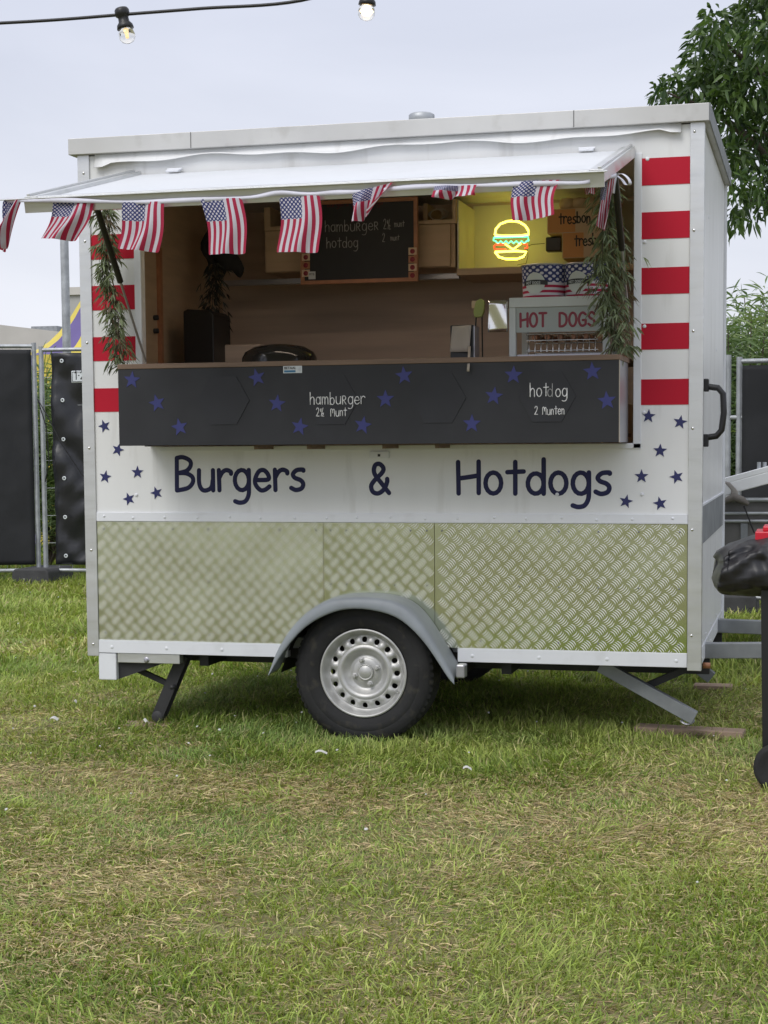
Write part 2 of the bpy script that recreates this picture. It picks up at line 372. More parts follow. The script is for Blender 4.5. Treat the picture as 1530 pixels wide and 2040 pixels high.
# ground sheet
g = MB()
def gz(x, y):
    d = math.hypot(x-1.2, y+2); 
    return .012*fbm(x, y, .9, 3) if d < 25 else 0.0
xs = sorted(set([-300, -120, -60, -30, -18]+[round(-12+.5*i, 2) for i in range(53)]+[22, 40, 80, 160, 300]))
ys = sorted(set([-60, -25, -12]+[round(-8+.5*i, 2) for i in range(50)]+[22, 32, 50, 90, 180, 400]))
vsx = [(x, y, gz(x, y)) for y in ys for x in xs]; nx = len(xs)
g.add(vsx, [(j*nx+i, j*nx+i+1, (j+1)*nx+i+1, (j+1)*nx+i) for j in range(len(ys)-1) for i in range(nx-1)], True)
gm = bpy.data.materials.new('meadow_soil'); gm.use_nodes = True; n = gm.node_tree; b = n.nodes['Principled BSDF']
t = n.nodes.new('ShaderNodeTexCoord'); geo = n.nodes.new('ShaderNodeNewGeometry')
def nz(s, d=6):
    x = n.nodes.new('ShaderNodeTexNoise'); x.inputs['Scale'].default_value = s; x.inputs['Detail'].default_value = d; n.links.new(geo.outputs['Position'], x.inputs[0]); return x
a1, a2, a3 = nz(.8), nz(9), nz(120, 3)
c1 = n.nodes.new('ShaderNodeValToRGB'); ce = c1.color_ramp.elements
ce[0].position = .38; ce[0].color = (.13, .15, .045, 1); ce[1].position = .62; ce[1].color = (.24, .20, .095, 1)
ad = n.nodes.new('ShaderNodeMath'); ad.operation = 'ADD'; hf = n.nodes.new('ShaderNodeMath'); hf.operation = 'MULTIPLY'; hf.inputs[1].default_value = .5
n.links.new(a1.outputs[0], ad.inputs[0]); n.links.new(a2.outputs[0], ad.inputs[1]); n.links.new(ad.outputs[0], hf.inputs[0]); n.links.new(hf.outputs[0], c1.inputs[0])
mm = n.nodes.new('ShaderNodeMixRGB'); mm.blend_type = 'MULTIPLY'; mm.inputs[0].default_value = .8
cr_ = n.nodes.new('ShaderNodeValToRGB'); cr_.color_ramp.elements[0].position = .3; cr_.color_ramp.elements[0].color = (.35, .35, .35, 1); cr_.color_ramp.elements[1].position = .7; cr_.color_ramp.elements[1].color = (1.2, 1.2, 1.2, 1)
n.links.new(a3.outputs[0], cr_.inputs[0]); n.links.new(c1.outputs[0], mm.inputs[1]); n.links.new(cr_.outputs[0], mm.inputs[2]); n.links.new(mm.outputs[0], b.inputs['Base Color'])
b.inputs['Roughness'].default_value = .95
gr = g.build('ground', gm); gr['kind'] = 'structure'

# ------------------------------------------------------------------ grass
def fnoise(X, Y, s, seed):
    """cheap vectorised value noise, 0..1"""
    r = np.random.default_rng(seed); T = r.random((256, 256))
    out = np.zeros_like(X); amp = 1; tot = 0
    for o in range(4):
        x = X*s+o*17.3+seed; y = Y*s-o*9.1; xi = np.floor(x).astype(int); yi = np.floor(y).astype(int); fx = x-xi; fy = y-yi
        fx = fx*fx*(3-2*fx); fy = fy*fy*(3-2*fy)
        a = T[xi % 256, yi % 256]; b_ = T[(xi+1) % 256, yi % 256]; c = T[xi % 256, (yi+1) % 256]; d = T[(xi+1) % 256, (yi+1) % 256]
        out += amp*((a*(1-fx)+b_*fx)*(1-fy)+(c*(1-fx)+d*fx)*fy); tot += amp; amp *= .5; s *= 2
    return out/tot
def scatter(dens, y0, y1, mx=1.1):
    """points in the view cone widened, density per m2, y strips"""
    pts = []
    for i in range(40):
        a = y0+(y1-y0)*i/40; b_ = y0+(y1-y0)*(i+1)/40; dd = (a+b_)/2-CAM[1]
        xl = CAM[0]+dd*(-.51)-mx; xr = CAM[0]+dd*(-.015)+mx
        nn = int(rng.poisson(dens*(xr-xl)*(b_-a))); pts.append(np.c_[rng.uniform(xl, xr, nn), rng.uniform(a, b_, nn)])
    return np.vstack(pts)
def patch(X, Y):
    """dryness 0..1: mown straw patches"""
    d = fnoise(X, Y, .75, 5)*.6+fnoise(X, Y, 2.6, 9)*.4
    d = np.clip((d-.43)*3.2, 0, 1)*.72
    # worn track in front of the trailer and at its left end
    d = np.maximum(d, .95*np.exp(-((Y+1.15+.12*np.sin(X*2.2))/.38)**2)*np.clip((.9-X)/.8, .25, 1)*(.55+.6*fnoise(X, Y, 2.2, 31)))
    d = np.maximum(d, .9*np.exp(-(((X+2.0)/.9)**2+((Y+.1)/.7)**2))*(.5+.7*fnoise(X, Y, 3, 41)))
    und = (np.abs(X) < 1.2)*np.clip((Y+.2)*3, 0, 1)*np.clip((1.8-Y)*3, 0, 1)
    return np.clip(d*(1-.6*und), 0, 1)
def hvec(X, Y):
    x = .012*0*X
    return x
def blades(XY, hmin, hmax, wid, lean_lo, lean_hi, kind, seed):
    r = np.random.default_rng(seed); nn = len(XY); X, Y = XY[:, 0], XY[:, 1]
    d = patch(X, Y); hN = fnoise(X, Y, 3.3, 77)
    clump = fnoise(X, Y, 5.5, 13)
    ang = r.uniform(0, 2*np.pi, nn)
    # locally combed direction for lying straw
    comb = fnoise(X, Y, 1.7, 55)*12
    ang = np.where(r.random(nn) < .45, comb+r.normal(0, .6, nn), ang)
    h = r.uniform(hmin, hmax, nn)*(.55+.9*clump)
    if kind == 'green': h = h*(1-.55*d)
    lean = r.uniform(lean_lo, lean_hi, nn)
    if kind == 'green': lean = np.clip(lean+.45*d, 0, 1.45)
    w = wid*r.uniform(.6, 1.3, nn)
    dx, dy = np.cos(ang), np.sin(ang)
    px_, py_ = -dy, dx
    L1 = h*.55; L2 = h*.45
    z0 = np.full(nn, -.004)+ (r.uniform(0, .012, nn) if kind == 'straw' else 0)
    l1 = lean; l2 = np.clip(lean+r.uniform(.1, .8, nn), 0, 1.75)
    mxp = X+dx*L1*np.sin(l1); myp = Y+dy*L1*np.sin(l1); mz = z0+L1*np.cos(l1)
    tx = mxp+dx*L2*np.sin(l2); ty = myp+dy*L2*np.sin(l2); tz = np.maximum(mz+L2*np.cos(l2), .003)
    V = np.empty((nn, 6, 3)); hw = w/2
    tw = r.normal(0, .5, nn)
    ax, ay, az = px_*np.cos(tw), py_*np.cos(tw), np.sin(tw)
    for k, (bx, by, bz, s) in enumerate(((X, Y, z0, .8), (mxp, myp, mz, 1.0), (tx, ty, tz, .12))):
        V[:, 2*k] = np.c_[bx-ax*hw*s, by-ay*hw*s, bz-az*hw*s]; V[:, 2*k+1] = np.c_[bx+ax*hw*s, by+ay*hw*s, bz+az*hw*s]
    base = (np.arange(nn)*6)[:, None]
    F = np.concatenate([base+np.array([[0, 1, 3, 2]]), base+np.array([[2, 3, 5, 4]])])
    g1 = np.array([.11, .185, .033]); g2 = np.array([.29, .37, .075]); g3 = np.array([.52, .52, .18]); st = np.array([.64, .53, .33]); br = np.array([.32, .215, .14])
    q = r.random(nn)[:, None]; y_ = fnoise(X, Y, 1.1, 91)[:, None]
    yy = np.clip((y_-.35)*2.6, 0, 1)
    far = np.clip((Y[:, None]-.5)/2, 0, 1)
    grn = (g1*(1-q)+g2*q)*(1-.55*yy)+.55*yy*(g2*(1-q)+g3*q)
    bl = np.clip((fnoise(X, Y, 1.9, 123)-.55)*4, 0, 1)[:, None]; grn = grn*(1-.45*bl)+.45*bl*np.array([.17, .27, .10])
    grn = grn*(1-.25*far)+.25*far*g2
    stw = st*q+br*(1-q)
    if kind == 'green':
        ms = (r.random(nn) < .10+.52*d)[:, None]; c = np.where(ms, grn*.45+stw*.55, grn)
    elif kind == 'tuft': c = (g1*.4+g2*.6)*(1-q)+(g2*.45+g3*.4)*q
    else: c = stw*np.array([1, 1.03, .95])
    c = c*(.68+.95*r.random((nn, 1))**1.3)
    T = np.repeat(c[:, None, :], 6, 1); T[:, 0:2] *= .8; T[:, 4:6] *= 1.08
    return V.reshape(-1, 3), F, T.reshape(-1, 3)
def join(lst):
    Vs, Fs, Ts = [], [], []; k = 0
    for V, F, T in lst: Vs.append(V); Fs.append(F+k); Ts.append(T); k += len(V)
    return np.vstack(Vs), np.vstack(Fs), np.vstack(Ts)
parts = []
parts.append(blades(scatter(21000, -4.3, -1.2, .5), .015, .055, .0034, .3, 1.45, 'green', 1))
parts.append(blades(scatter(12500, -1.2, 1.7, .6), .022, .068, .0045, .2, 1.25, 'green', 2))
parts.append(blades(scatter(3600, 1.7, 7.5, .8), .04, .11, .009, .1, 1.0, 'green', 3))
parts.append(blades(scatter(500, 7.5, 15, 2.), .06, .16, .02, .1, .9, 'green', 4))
# tall tufts
tf = scatter(20, -4.2, 1.5, .4); tl = []
for cx_, cy_ in tf:
    k = int(rng.integers(8, 34)); tl.append(np.c_[rng.normal(cx_, .03, k), rng.normal(cy_, .03, k)])
parts.append(blades(np.vstack(tl), .035, .085, .0042, .4, 1.4, 'tuft', 5))
# long grass at the trailer edge & wheel
eg = np.c_[rng.uniform(-1.4, 1.6, 3600), rng.normal(.22, .14, 3600)]
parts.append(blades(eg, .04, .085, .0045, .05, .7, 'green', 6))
V_, F_, T_ = join(parts)
go = fastmesh('grass', V_, F_, T_, M['grass']); tag(go, 'short rough green meadow grass growing all round the trailer', 'grass', kind='stuff')
st1 = scatter(13000, -4.3, -.6, .5); keep = rng.random(len(st1)) < .4+.6*patch(st1[:, 0], st1[:, 1]); st1 = st1[keep]
st2 = scatter(3500, -.6, 3, .5); st2 = st2[rng.random(len(st2)) < .2+.8*patch(st2[:, 0], st2[:, 1])]
V_, F_, T_ = join([blades(st1, .02, .065, .0030, 1.25, 1.56, 'straw', 7), blades(st2, .03, .08, .0042, 1.2, 1.55, 'straw', 8)])
go = fastmesh('dry_grass_clippings', V_, F_, T_, M['grass']); tag(go, 'dry straw coloured mown clippings lying flat in the grass', 'clippings', kind='stuff')
# daisies
mb = MB()
for x, y in np.vstack([scatter(3.0, -2.2, 3, .3), scatter(5, 3, 6.5, .3)]):
    z = random.uniform(.035, .07); r_ = random.uniform(.003, .0065)
    tilt = Vector((random.uniform(-.5, .5), random.uniform(-.9, .1), 1)).normalized()
    mb.lathe((x, y, z), [(0, .002), (r_*.6, .002), (r_, 0), (r_, -.001)], axis=tilt, n=7)
mb.build('daisies', M['petal'], kind='stuff')['label'] = 'tiny white daisies scattered through the grass'
bpy.data.objects['daisies']['category'] = 'flowers'

# ================================================================== TRAILER
X0, X1, D, ZB, ZT = -1.275, 1.275, 1.642, .325, 2.404
tr = thing('food_trailer', 'white burger and hotdog food trailer with red stripes, navy stars and its serving hatch open', 'food trailer', (0, .8, 0))
OX0, OX1, OZ0, OZ1 = -1.011, 1.017, 1.195, 2.30
T = .035
PZ = P(600, 1041, 0).z     # top of the tread plate
BZ = P(600, 1283, 0).z     # bottom of the tread plate / top of skirt
# front wall with opening
w = MB()
w.box((X0+.005, 0, PZ), (OX0, T, ZT-.005)); w.box((OX1, 0, PZ), (X1-.005, T, ZT-.005)); w.box((OX0, 0, PZ), (OX1, T, OZ0)); w.box((OX0, 0, OZ1), (OX1, T, ZT-.005))
# merge look: tiny joint hidden by decals
w.build('front_wall', M['white'], tr)
# recess-moulding round the opening
fr = MB()
fr.box((OX1+.001, -.006, OZ0-.02), (OX1+.03, .001, OZ1)); fr.box((OX0-.03, -.006, OZ0+.3), (OX0-.001, .001, OZ1)); fr.box((-.94, -.006, OZ0-.021), (OX1+.03, .001, OZ0-.001))
fr.build('opening_frame', M['white_trim'], tr, bevel=.0015)
# corner posts
for side in (0, 1):
    a = MB()
    if side == 0: a.box((X0-.01, -.008, ZB-.015), (X0+.042, -.001, ZT)); a.box((X0-.010, -.001, ZB-.015), (X0-.001, .05, ZT))
    else: a.box((X1-.046, -.008, ZB-.012), (X1+.008, -.001, ZT)); a.box((X1+.001, -.001, ZB-.012), (X1+.008, .03, ZT))
    cp = a.build('corner_post', M['alu'], tr, bevel=.0015)
    sc = MB()
    for z in ([2.37, 2.0, 1.62, 1.25, .86, .45] if side else [2.33, 2.05, 1.63, 1.19, .76, .36]):
        sc.lathe((X0+.017 if side == 0 else X1-.03, -.008, z), [(.006, 0), (.0055, .002), (.002, .0035), (0, .0035)], n=10)
    sc.build('screws', M['steel'], cp, kind='stuff')
# side walls, rear wall
sw = MB(); sw.box((X1-T, T+.001, ZB), (X1, D, ZT-.005)); side = sw.build('side_wall', M['white'], tr)
sw = MB(); sw.box((X0, T+.001, ZB), (X0+T, D, ZT-.005)); sw.build('side_wall', M['white'], tr)
sw = MB(); sw.box((X0+T+.001, D-T, ZB), (X1-T-.001, D, ZT-.005)); sw.build('rear_wall', M['white'], tr)
s1 = MB(); s1.box((X1+.0005, .036, .800), (X1+.004, D-.01, .948)); s1.build('grey_side_band', M['galvd'], tr)
s1 = MB(); s1.box((X1+.0005, .036, .948), (X1+.006, D-.01, .956)); s1.box((X1+.0005, D-.03, ZB), (X1+.012, D-.004, ZT)); s1.box((X1+.0005, .036, .325), (X1+.003, D-.03, .39)); s1.build('side_trim', M['white_trim'], tr)
rv = MB()
for y in (.1, .35, .7, 1.1, 1.5):
    for z in (.35, .42): rv.lathe((X1+.003, y, z), [(.006, 0), (.004, .003), (0, .003)], axis=(1, 0, 0), n=8)
rv.lathe((X1, .4, 2.1), [(.01, 0), (.006, .003), (0, .003)], axis=(1, 0, 0), n=8); rv.lathe((X1, 1.0, 1.6), [(.01, 0), (.006, .003), (0, .003)], axis=(1, 0, 0), n=8)
rv.build('side_rivets', M['white_trim'], tr, kind='stuff')
# handle on the side wall
h = MB(); ya, yb = .10, .16
p0 = PX(1402, 765, X1); p1 = PX(1402, 880, X1)
hy = p0.y
h.tube([(X1+.01, hy, p0.z-.01), (X1+.055, hy, p0.z-.016), (X1+.075, hy, p0.z-.04), (X1+.078, hy, (p0.z+p1.z)/2), (X1+.07, hy, p1.z+.045), (X1+.05, hy, p1.z+.022), (X1+.01, hy, p1.z+.016)], .0125, 8)
h.build('grab_handle', M['black'], tr)
for z_a, z_b in ((p0.z-.03, p0.z+.02), (p1.z-.02, p1.z+.03)):
    h = MB(); h.box((X1, hy-.02, z_a), (X1+.02, hy+.02, z_b)); h.build('handle_mount', M['black'], tr, bevel=.004)
# roof
rt = MB(); rz0 = ZT; 
za = P(152, 308, -.03).z; zb = P(152, 280, -.03).z
rt.box((-1.315, -.03, 2.404), (1.300, D+.02, 2.470)); roof = rt.build('roof', M['roofalu'], tr, bevel=.002)
for px in (380, 1143):
    rj = MB(); x = P(px, 275, -.03).x; rj.box((x-.0012, -.0312, 2.405), (x+.0012, -.03, 2.469)); rj.build('roof_trim_joint', M['darkmetal'], roof)
rj = MB(); rj.box((1.3002, -.02, 2.404), (1.304, D+.022, 2.471)); rj.build('roof_side_trim', M['galvd'], roof)
v = MB(); vp = P(840, 243, .5); v.lathe((vp.x, .5, 2.47), [(.04, 0), (.04, .085), (.055, .085), (.055, .118), (.047, .124), (0, .126)], axis=(0, 0, 1), n=24); v.build('roof_vent', M['galv'], roof)
# wavy flashing under the roof
def flash(u, v):
    x = -1.205+2.40*u
    zt = 2.400
    prof = [0, .0, .012, .019][min(3, int(v*3+.5))]
    zz = [2.403, 2.385, 2.372, 2.368][min(3, int(v*3+.5))]
    wv = .008*math.sin(x*7.1)+.005*math.sin(x*17+1)
    return Vector((x, -.009-prof, zz+(wv if v > .4 else 0)-(.012 if u < .02 or u > .97 else 0)*(v > .4)))
f = MB(); f.grid(flash, 60, 3); f.build('drip_flashing', M['white'], tr, solid=.002)
# joint strip above the tread plates
b_ = MB(); zs0, zs1 = P(600, 1040, 0).z, P(600, 1022, 0).z
b_.box((X0+.043, -.007, zs0), (X1-.047, -.001, zs1)); strip = b_.build('joint_strip', M['white_trim'], tr, bevel=.001)
rv = MB()
for i in range(18):
    x = -1.2+i*.139+random.uniform(-.01, .01); rv.lathe((x, -.007, zs0+.018+random.uniform(-.004, .004)), [(.006, 0), (.005, .002), (.002, .0035), (0, .0035)], n=8)
rv.build('rivets', M['white_trim'], strip, kind='stuff')
rv = MB()
for px, py in ((256, 790-100), (1284, 650), (1284, 482), (1290, 317), (272, 986), (1279, 985), (1283, 822), (1110, 985), (395, 375), (500, 690)):
    if px in (395, 500, 256): continue
    p = P(px, py, 0); rv.lathe((p.x, 0, p.z), [(.008, 0), (.007, .003), (.003, .005), (0, .005)], n=10)
rv.build('wall_bolts', M['white_trim'], tr, kind='stuff')

# wheel-arch geometry (XZ, outer crease of the fender)
crease = [(533,1347),(543,1318),(553,1290),(578,1250),(610,1218),(638,1202),(660,1193),(700,1190),(751,1191),(788,1198),(817,1215),(838,1240),(858,1270),(880,1308),(896,1335),(905,1352)]
FY = -.17
CP = [(P(a, b, FY).x, P(a, b, FY).z) for a, b in crease]
inner = [(533,1349),(546,1326),(560,1303),(594,1259),(622,1238),(650,1224),(676,1215),(705,1212),(735,1214),(776,1223),(800,1236),(825,1257),(851,1287),(876,1325),(893,1353),(906,1366)]
IP = [(P(a, b, FY-.006).x, P(a, b, FY-.006).z) for a, b in inner]
def arch_z(x):
    for (xa, za_), (xb, zb_) in zip(CP, CP[1:]):
        if xa <= x <= xb: return za_+(zb_-za_)*(x-xa)/(xb-xa)
    return 0
# tread plates (three) with arch cut
seams = [X0+.043, P(645, 1100, 0).x, P(866, 1100, 0).x, X1-.047]
tyre_c = Vector((-.047, 0, .281))
for i in range(3):
    xa, xb = seams[i]+.001, seams[i+1]-.001
    yo = -.0030 if i != 1 else -.0042
    xs_ = [xa]+[x for x, z in CP if xa < x < xb]+[xb]
    low = [(x, max(BZ, arch_z(x)-.012) if CP[0][0] < x < CP[-1][0] else BZ) for x in xs_]
    # add the arch foot corners
    poly = low+[(xb, PZ), (xa, PZ)]
    pl = MB()
    nlo = len(low)
    vs_ = [(x, yo, z) for x, z in low]+[(x, yo, PZ) for x, z in low]
    pl.add(vs_, [(k, k+1, nlo+k+1, nlo+k) for k in range(nlo-1)])
    pl.add([(x, 0.001, z) for x, z in low]+[(x, yo, z) for x, z in low], [(k, k+1, nlo+k+1, nlo+k) for k in range(nlo-1)])
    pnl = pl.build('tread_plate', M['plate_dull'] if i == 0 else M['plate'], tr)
    lug = MB(); bright = 1.0 if i else .8
    ca, sa = math.cos(R(45)), math.sin(R(45))
    px_, pz_ = .0603, .0635
    for a in range(-1, 45):
        for b2 in range(-1, 10):
            for ty in (0, 1):
                cx_ = X0+.06+a*px_+ty*px_/2; cz = BZ+.02+b2*pz_+ty*pz_/2
                if not (xa+.004 < cx_ < xb-.004) or not (BZ-.012 < cz < PZ+.01): continue
                if CP[0][0]-.02 < cx_ < CP[-1][0]+.02 and cz < arch_z(min(max(cx_, CP[0][0]), CP[-1][0]))+.005: continue
                sgn = 1 if ty == 0 else -1
                for q in range(5):
                    off = (q-2)*.0090
                    Ln = .0166 if q in (1, 2, 3) else .0142
                    vs_ = []; 
                    for t_ in (-1, -.6, 0, .6, 1):
                        hw = .0018*math.sqrt(max(0, 1-t_*t_*.93)); bow = .0038*(1-t_*t_)
                        for s_, hh in ((-1, 0), (0, .0026*(1-.9*t_*t_)), (1, 0)):
                            lu = t_*Ln; lv = off+bow-.002+s_*hw
                            # type 0 bars run "\" , type 1 bars run "/"
                            if sgn > 0: ux, uz, vx, vz = ca, -sa, sa, ca
                            else: ux, uz, vx, vz = ca, sa, sa, -ca
                            X_ = cx_+lu*ux+lv*vx; Z_ = cz+lu*uz+lv*vz
                            vs_.append((min(max(X_, xa), xb), yo-.0002-hh, min(max(Z_, BZ+.001), PZ-.001)))
                    fs_ = []
                    for k2 in range(4):
                        o = k2*3
                        if sgn > 0: fs_ += [(o, o+3, o+4, o+1), (o+1, o+4, o+5, o+2)]
                        else: fs_ += [(o, o+1, o+4, o+3), (o+1, o+2, o+5, o+4)]
                    lug.add(vs_, fs_, False)
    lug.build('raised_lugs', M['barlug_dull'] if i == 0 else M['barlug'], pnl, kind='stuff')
    sc = MB()
    for k in range(7):
        x = xa+.03+(xb-xa-.06)*k/6
        for z in (PZ-.03, (PZ+BZ)/2, BZ+.03):
            if CP[0][0] < x < CP[-1][0] and z < arch_z(x)+.02: continue
            if random.random() < .25: continue
            sc.lathe((x, yo-.001, z), [(.004, 0), (.0035, .003), (0, .0035)], n=7)
    sc.build('plate_screws', M['galvd'], pnl, kind='stuff')
# white skirt below plates
for xa, xb in ((X0+.043, CP[0][0]+.035), (CP[-1][0]-.02, X1-.047)):
    b_ = MB(); b_.box((xa, -.009, ZB), (xb, .03, BZ)); s_ = b_.build('skirt', M['white_trim'], tr, bevel=.0015)
    rv = MB()
    for k in range(4):
        x = xa+.06+k*(xb-xa-.1)/3; rv.lathe((x, -.009, ZB+.025), [(.008, 0), (.006, .002), (0, .002)], n=8)
    rv.build('skirt_rivets', M['white_trim'], s_, kind='stuff')
# wall backing behind tread (structure) & arch liner
for xa, xb in ((X0+.01, CP[0][0]), (CP[-1][0], X1-.01)):
    b_ = MB(); b_.box((xa, .002, BZ), (xb, T, PZ)); b_.build('lower_wall', M['under'], tr)
ln = MB()
ln.add([(x, .001, z-.01) for x, z in CP]+[(x, .26, z-.01) for x, z in CP], [(k, k+1, k+17, k+16) for k in range(15)])
ln.add([(x, .26, ZB-.02) for x, z in CP]+[(x, .26, max(z-.01, ZB-.019)) for x, z in CP], [(k, k+1, k+17, k+16) for k in range(15)])
ln.build('wheel_arch_liner', M['under'], tr)
# fender
n_ = len(CP)
fe = MB(); rows = []
rows.append([(x, .004, z+.004) for x, z in CP]); rows.append([(x, FY*.5, z+.005) for x, z in CP]); rows.append([(x, FY+.012, z) for x, z in CP])
def lerp(a, b2, t_): return (a[0]+(b2[0]-a[0])*t_, a[1]+(b2[1]-a[1])*t_)
rows.append([(lerp(c, i_, .15)[0], FY, lerp(c, i_, .15)[1]) for c, i_ in zip(CP, IP)])
rows.append([(lerp(c, i_, .95)[0], FY-.006, lerp(c, i_, .95)[1]) for c, i_ in zip(CP, IP)])
rows.append([(i_[0], FY+.004, i_[1]) for i_ in IP]); 
vs_ = sum(rows, []); fe.add(vs_, [(r_*n_+k, r_*n_+k+1, (r_+1)*n_+k+1, (r_+1)*n_+k) for r_ in range(len(rows)-1) for k in range(n_-1)], True)
fo = fe.build('mudguard', M['fender'], tr, solid=.004, sub=1)
# marker lamp on the mudguard
p = P(915, 1338, FY); lm = MB(); lm.box((p.x-.012, FY-.006, p.z-.026), (p.x+.022, FY+.05, p.z+.028)); lm.build('marker_lamp', M['steelg'], tr, bevel=.006)

# wheel
wy = -.10
def wheel(parent, c, outward, label=None):
    c = Vector(c)
    t_ = MB()
    Rr, rr_, wd = .287, .181, .165
    prof = [(rr_-.006, -.012), (rr_+.002, .0), (rr_+.010, .004), (rr_+.03, .010), (rr_+.05, .012), (rr_+.052, .0105), (rr_+.056, .0105), (rr_+.058, .011), (Rr-.018, .004), (Rr-.008, -.004), (Rr-.001, -.014)]
    for g_ in range(5):
        z0 = -.02-g_*.027; prof += [(Rr, z0), (Rr, z0-.020), (Rr-.007, z0-.021), (Rr-.007, z0-.026)]
    prof += [(Rr-.001, -.152), (Rr-.01, -.163), (rr_+.03, -.168), (rr_, -.16)]
    t_.lathe(c, prof, axis=(0, outward, 0), n=72); ty = t_.build('tyre', M['tyre'], parent)
    # sidewall blocks
    bl = MB()
    for k in range(60):
        a = 2*math.pi*k/60; rad = Vector((math.cos(a), 0, math.sin(a))); tan = Vector((-math.sin(a), 0, math.cos(a))); o = c+Vector((0, outward*-.009, 0))
        vs_ = [o+rad*(Rr-.012)-tan*.009+Vector((0, outward*.012, 0)), o+rad*(Rr-.012)+tan*.009+Vector((0, outward*.012, 0)), o+rad*(Rr+.0015)+tan*.009, o+rad*(Rr+.0015)-tan*.009, o+rad*(Rr+.0015)+tan*.009-Vector((0, outward*.02, 0)), o+rad*(Rr+.0015)-tan*.009-Vector((0, outward*.02, 0))]
        bl.add(vs_, [(0, 1, 2, 3), (3, 2, 4, 5)])
    bl.build('shoulder_blocks', M['tyre'], ty, kind='stuff')
    # rim
    r_ = MB()
    r_.lathe(c, [(rr_-.001, .002), (rr_-.005, .006), (rr_-.010, .004), (rr_-.013, -.006), (rr_-.021, -.018), (rr_-.024, -.032), (rr_-.030, -.036)], axis=(0, outward, 0), n=72)
    # disc with 16 holes: r from .105 to .150
    ro, ri = rr_-.030, .112
    def dep(r2):
        t2 = (r2-ri)/(ro-ri); return -.036+.007*math.sin(math.pi*min(1, max(0, t2)))*1.0+(0 if t2 > 0 else 0)+.010*(1-t2)
    NH = 16
    for h_ in range(NH):
        a0 = 2*math.pi*(h_-.5)/NH; a1 = 2*math.pi*(h_+.5)/NH; am = (a0+a1)/2
        per = []; 
        K = 5
        for k in range(K): per.append((ri, a0+(a1-a0)*k/K))
        for k in range(K): per.append((ri+(ro-ri)*k/K, a1))
        for k in range(K): per.append((ro, a1-(a1-a0)*k/K))
        for k in range(K): per.append((ro-(ro-ri)*k/K, a0))
        rm = (ri+ro)/2+.002; hole = []
        for (r2, a2) in per:
            dx_, dy_ = (a2-am)*rm, r2-rm; q = math.atan2(dy_, dx_); hr = .0108
            hole.append((rm+hr*1.1*math.sin(q), am+hr*math.cos(q)/rm))
        def pt(r2, a2, dd=0): return c+Vector((r2*math.cos(a2), outward*(dep(r2)+dd), r2*math.sin(a2)))
        vs_ = [pt(*q) for q in per]+[pt(*q) for q in hole]+[pt(q[0], q[1], -.006) for q in hole]; m_ = len(per)
        r_.add(vs_, [(k, (k+1) % m_, m_+(k+1) % m_, m_+k) for k in range(m_)]+[(m_+k, m_+(k+1) % m_, 2*m_+(k+1) % m_, 2*m_+k) for k in range(m_)], True)
    r_.lathe(c, [(ri, dep(ri)), (ri-.006, -.022), (ri-.014, -.020), (ri-.024, -.030), (ri-.040, -.052), (ri-.047, -.054), (.056, -.046), (.052, -.043), (.034, -.042), (.033, -.042)], axis=(0, outward, 0), n=64)
    rim = r_.build('rim', M['rim'], parent)
    cpm = MB(); cpm.lathe(c, [(.033, -.044), (.033, -.034), (.030, -.030), (.029, -.032), (.026, -.032), (.024, -.030), (0, -.029)], axis=(0, outward, 0), n=32); cpm.build('hub_cap', M['rim'], rim)
    for k in range(4):
        a = R(20+90*k); o = c+Vector((.050*math.cos(a), 0, .050*math.sin(a)))
        nb = MB(); nb.lathe(o, [(.013, -.046), (.0125, -.040), (.0085, -.039), (.0085, -.028), (.006, -.025), (0, -.0245)], axis=(0, outward, 0), n=6, smooth=False); nb.build('wheel_bolt', M['rim'], rim)
    vl = MB(); q = R(-28); o = c+Vector((.158*math.cos(q), 0, .158*math.sin(q))); vl.tube([o+Vector((-.018, outward*-.025, 0.002)), o+Vector((.012, outward*-.005, -.001))], .0035, 8); vl.build('valve', M['steel'], rim)
    dr = MB(); dr.lathe(c, [(0, -.075), (.15, -.075), (.15, -.14)], axis=(0, outward, 0), n=32); dr.build('brake_drum', M['under'], parent)
wheel(tr, (tyre_c.x, wy+.0, tyre_c.z), -1)
wheel(tr, (tyre_c.x, D+.05, tyre_c.z), 1)
ax = MB(); ax.tube([(tyre_c.x, .05, .27), (tyre_c.x, D-.05, .27)], .035, 10); ax.build('axle', M['darkmetal'], tr)
# underbody
ub = MB(); ub.box((X0+.02, .04, ZB-.008), (X1-.02, D-.04, ZB+.03))
ub.build('floor_pan', M['under'], tr)
ub = MB()
for y in (.35, D-.35): ub.bar((X0+.05, y, ZB-.04), (X1+.02, y, ZB-.04), .05, .06)
for x in (-.8, .5): ub.bar((x, .1, ZB-.035), (x, D-.1, ZB-.035), .04, .05, )
ub.build('chassis_beam', M['darkmetal'], tr)
# left rear bumper block, channel, leg
p0, p1 = P(196, 1302, -.005), P(232, 1355, -.005)
q_ = MB(); q_.box((p0.x, -.005, p1.z), (p1.x, .45, ZB-.002)); q_.build('bumper_beam', M['white_trim'], tr, bevel=.004)
p0, p1 = P(234, 1304, -.004), P(358, 1323, -.004)
q_ = MB(); q_.box((p0.x, -.004, p1.z), (p1.x, .04, ZB-.001)); ch = q_.build('channel', M['alu'], tr, bevel=.002)
p = P(292, 1315, -.004); q_ = MB(); q_.lathe(p, [(.013, 0), (.012, .002), (.006, .0025)], n=16); q_.lathe(p, [(.008, .002), (.008, .010), (0, .011)], n=6, smooth=False); q_.build('bolt', M['steelg'], ch)
q_ = MB(); a, b2, c = P(235, 1325, .02), P(330, 1325, .02), P(235, 1353, .02); q_.prism([(a.x, a.z+.01), (c.x, c.z), (b2.x, b2.z+.01)], .02, .03); q_.build('bracket_plate', M['darkmetal'], tr)
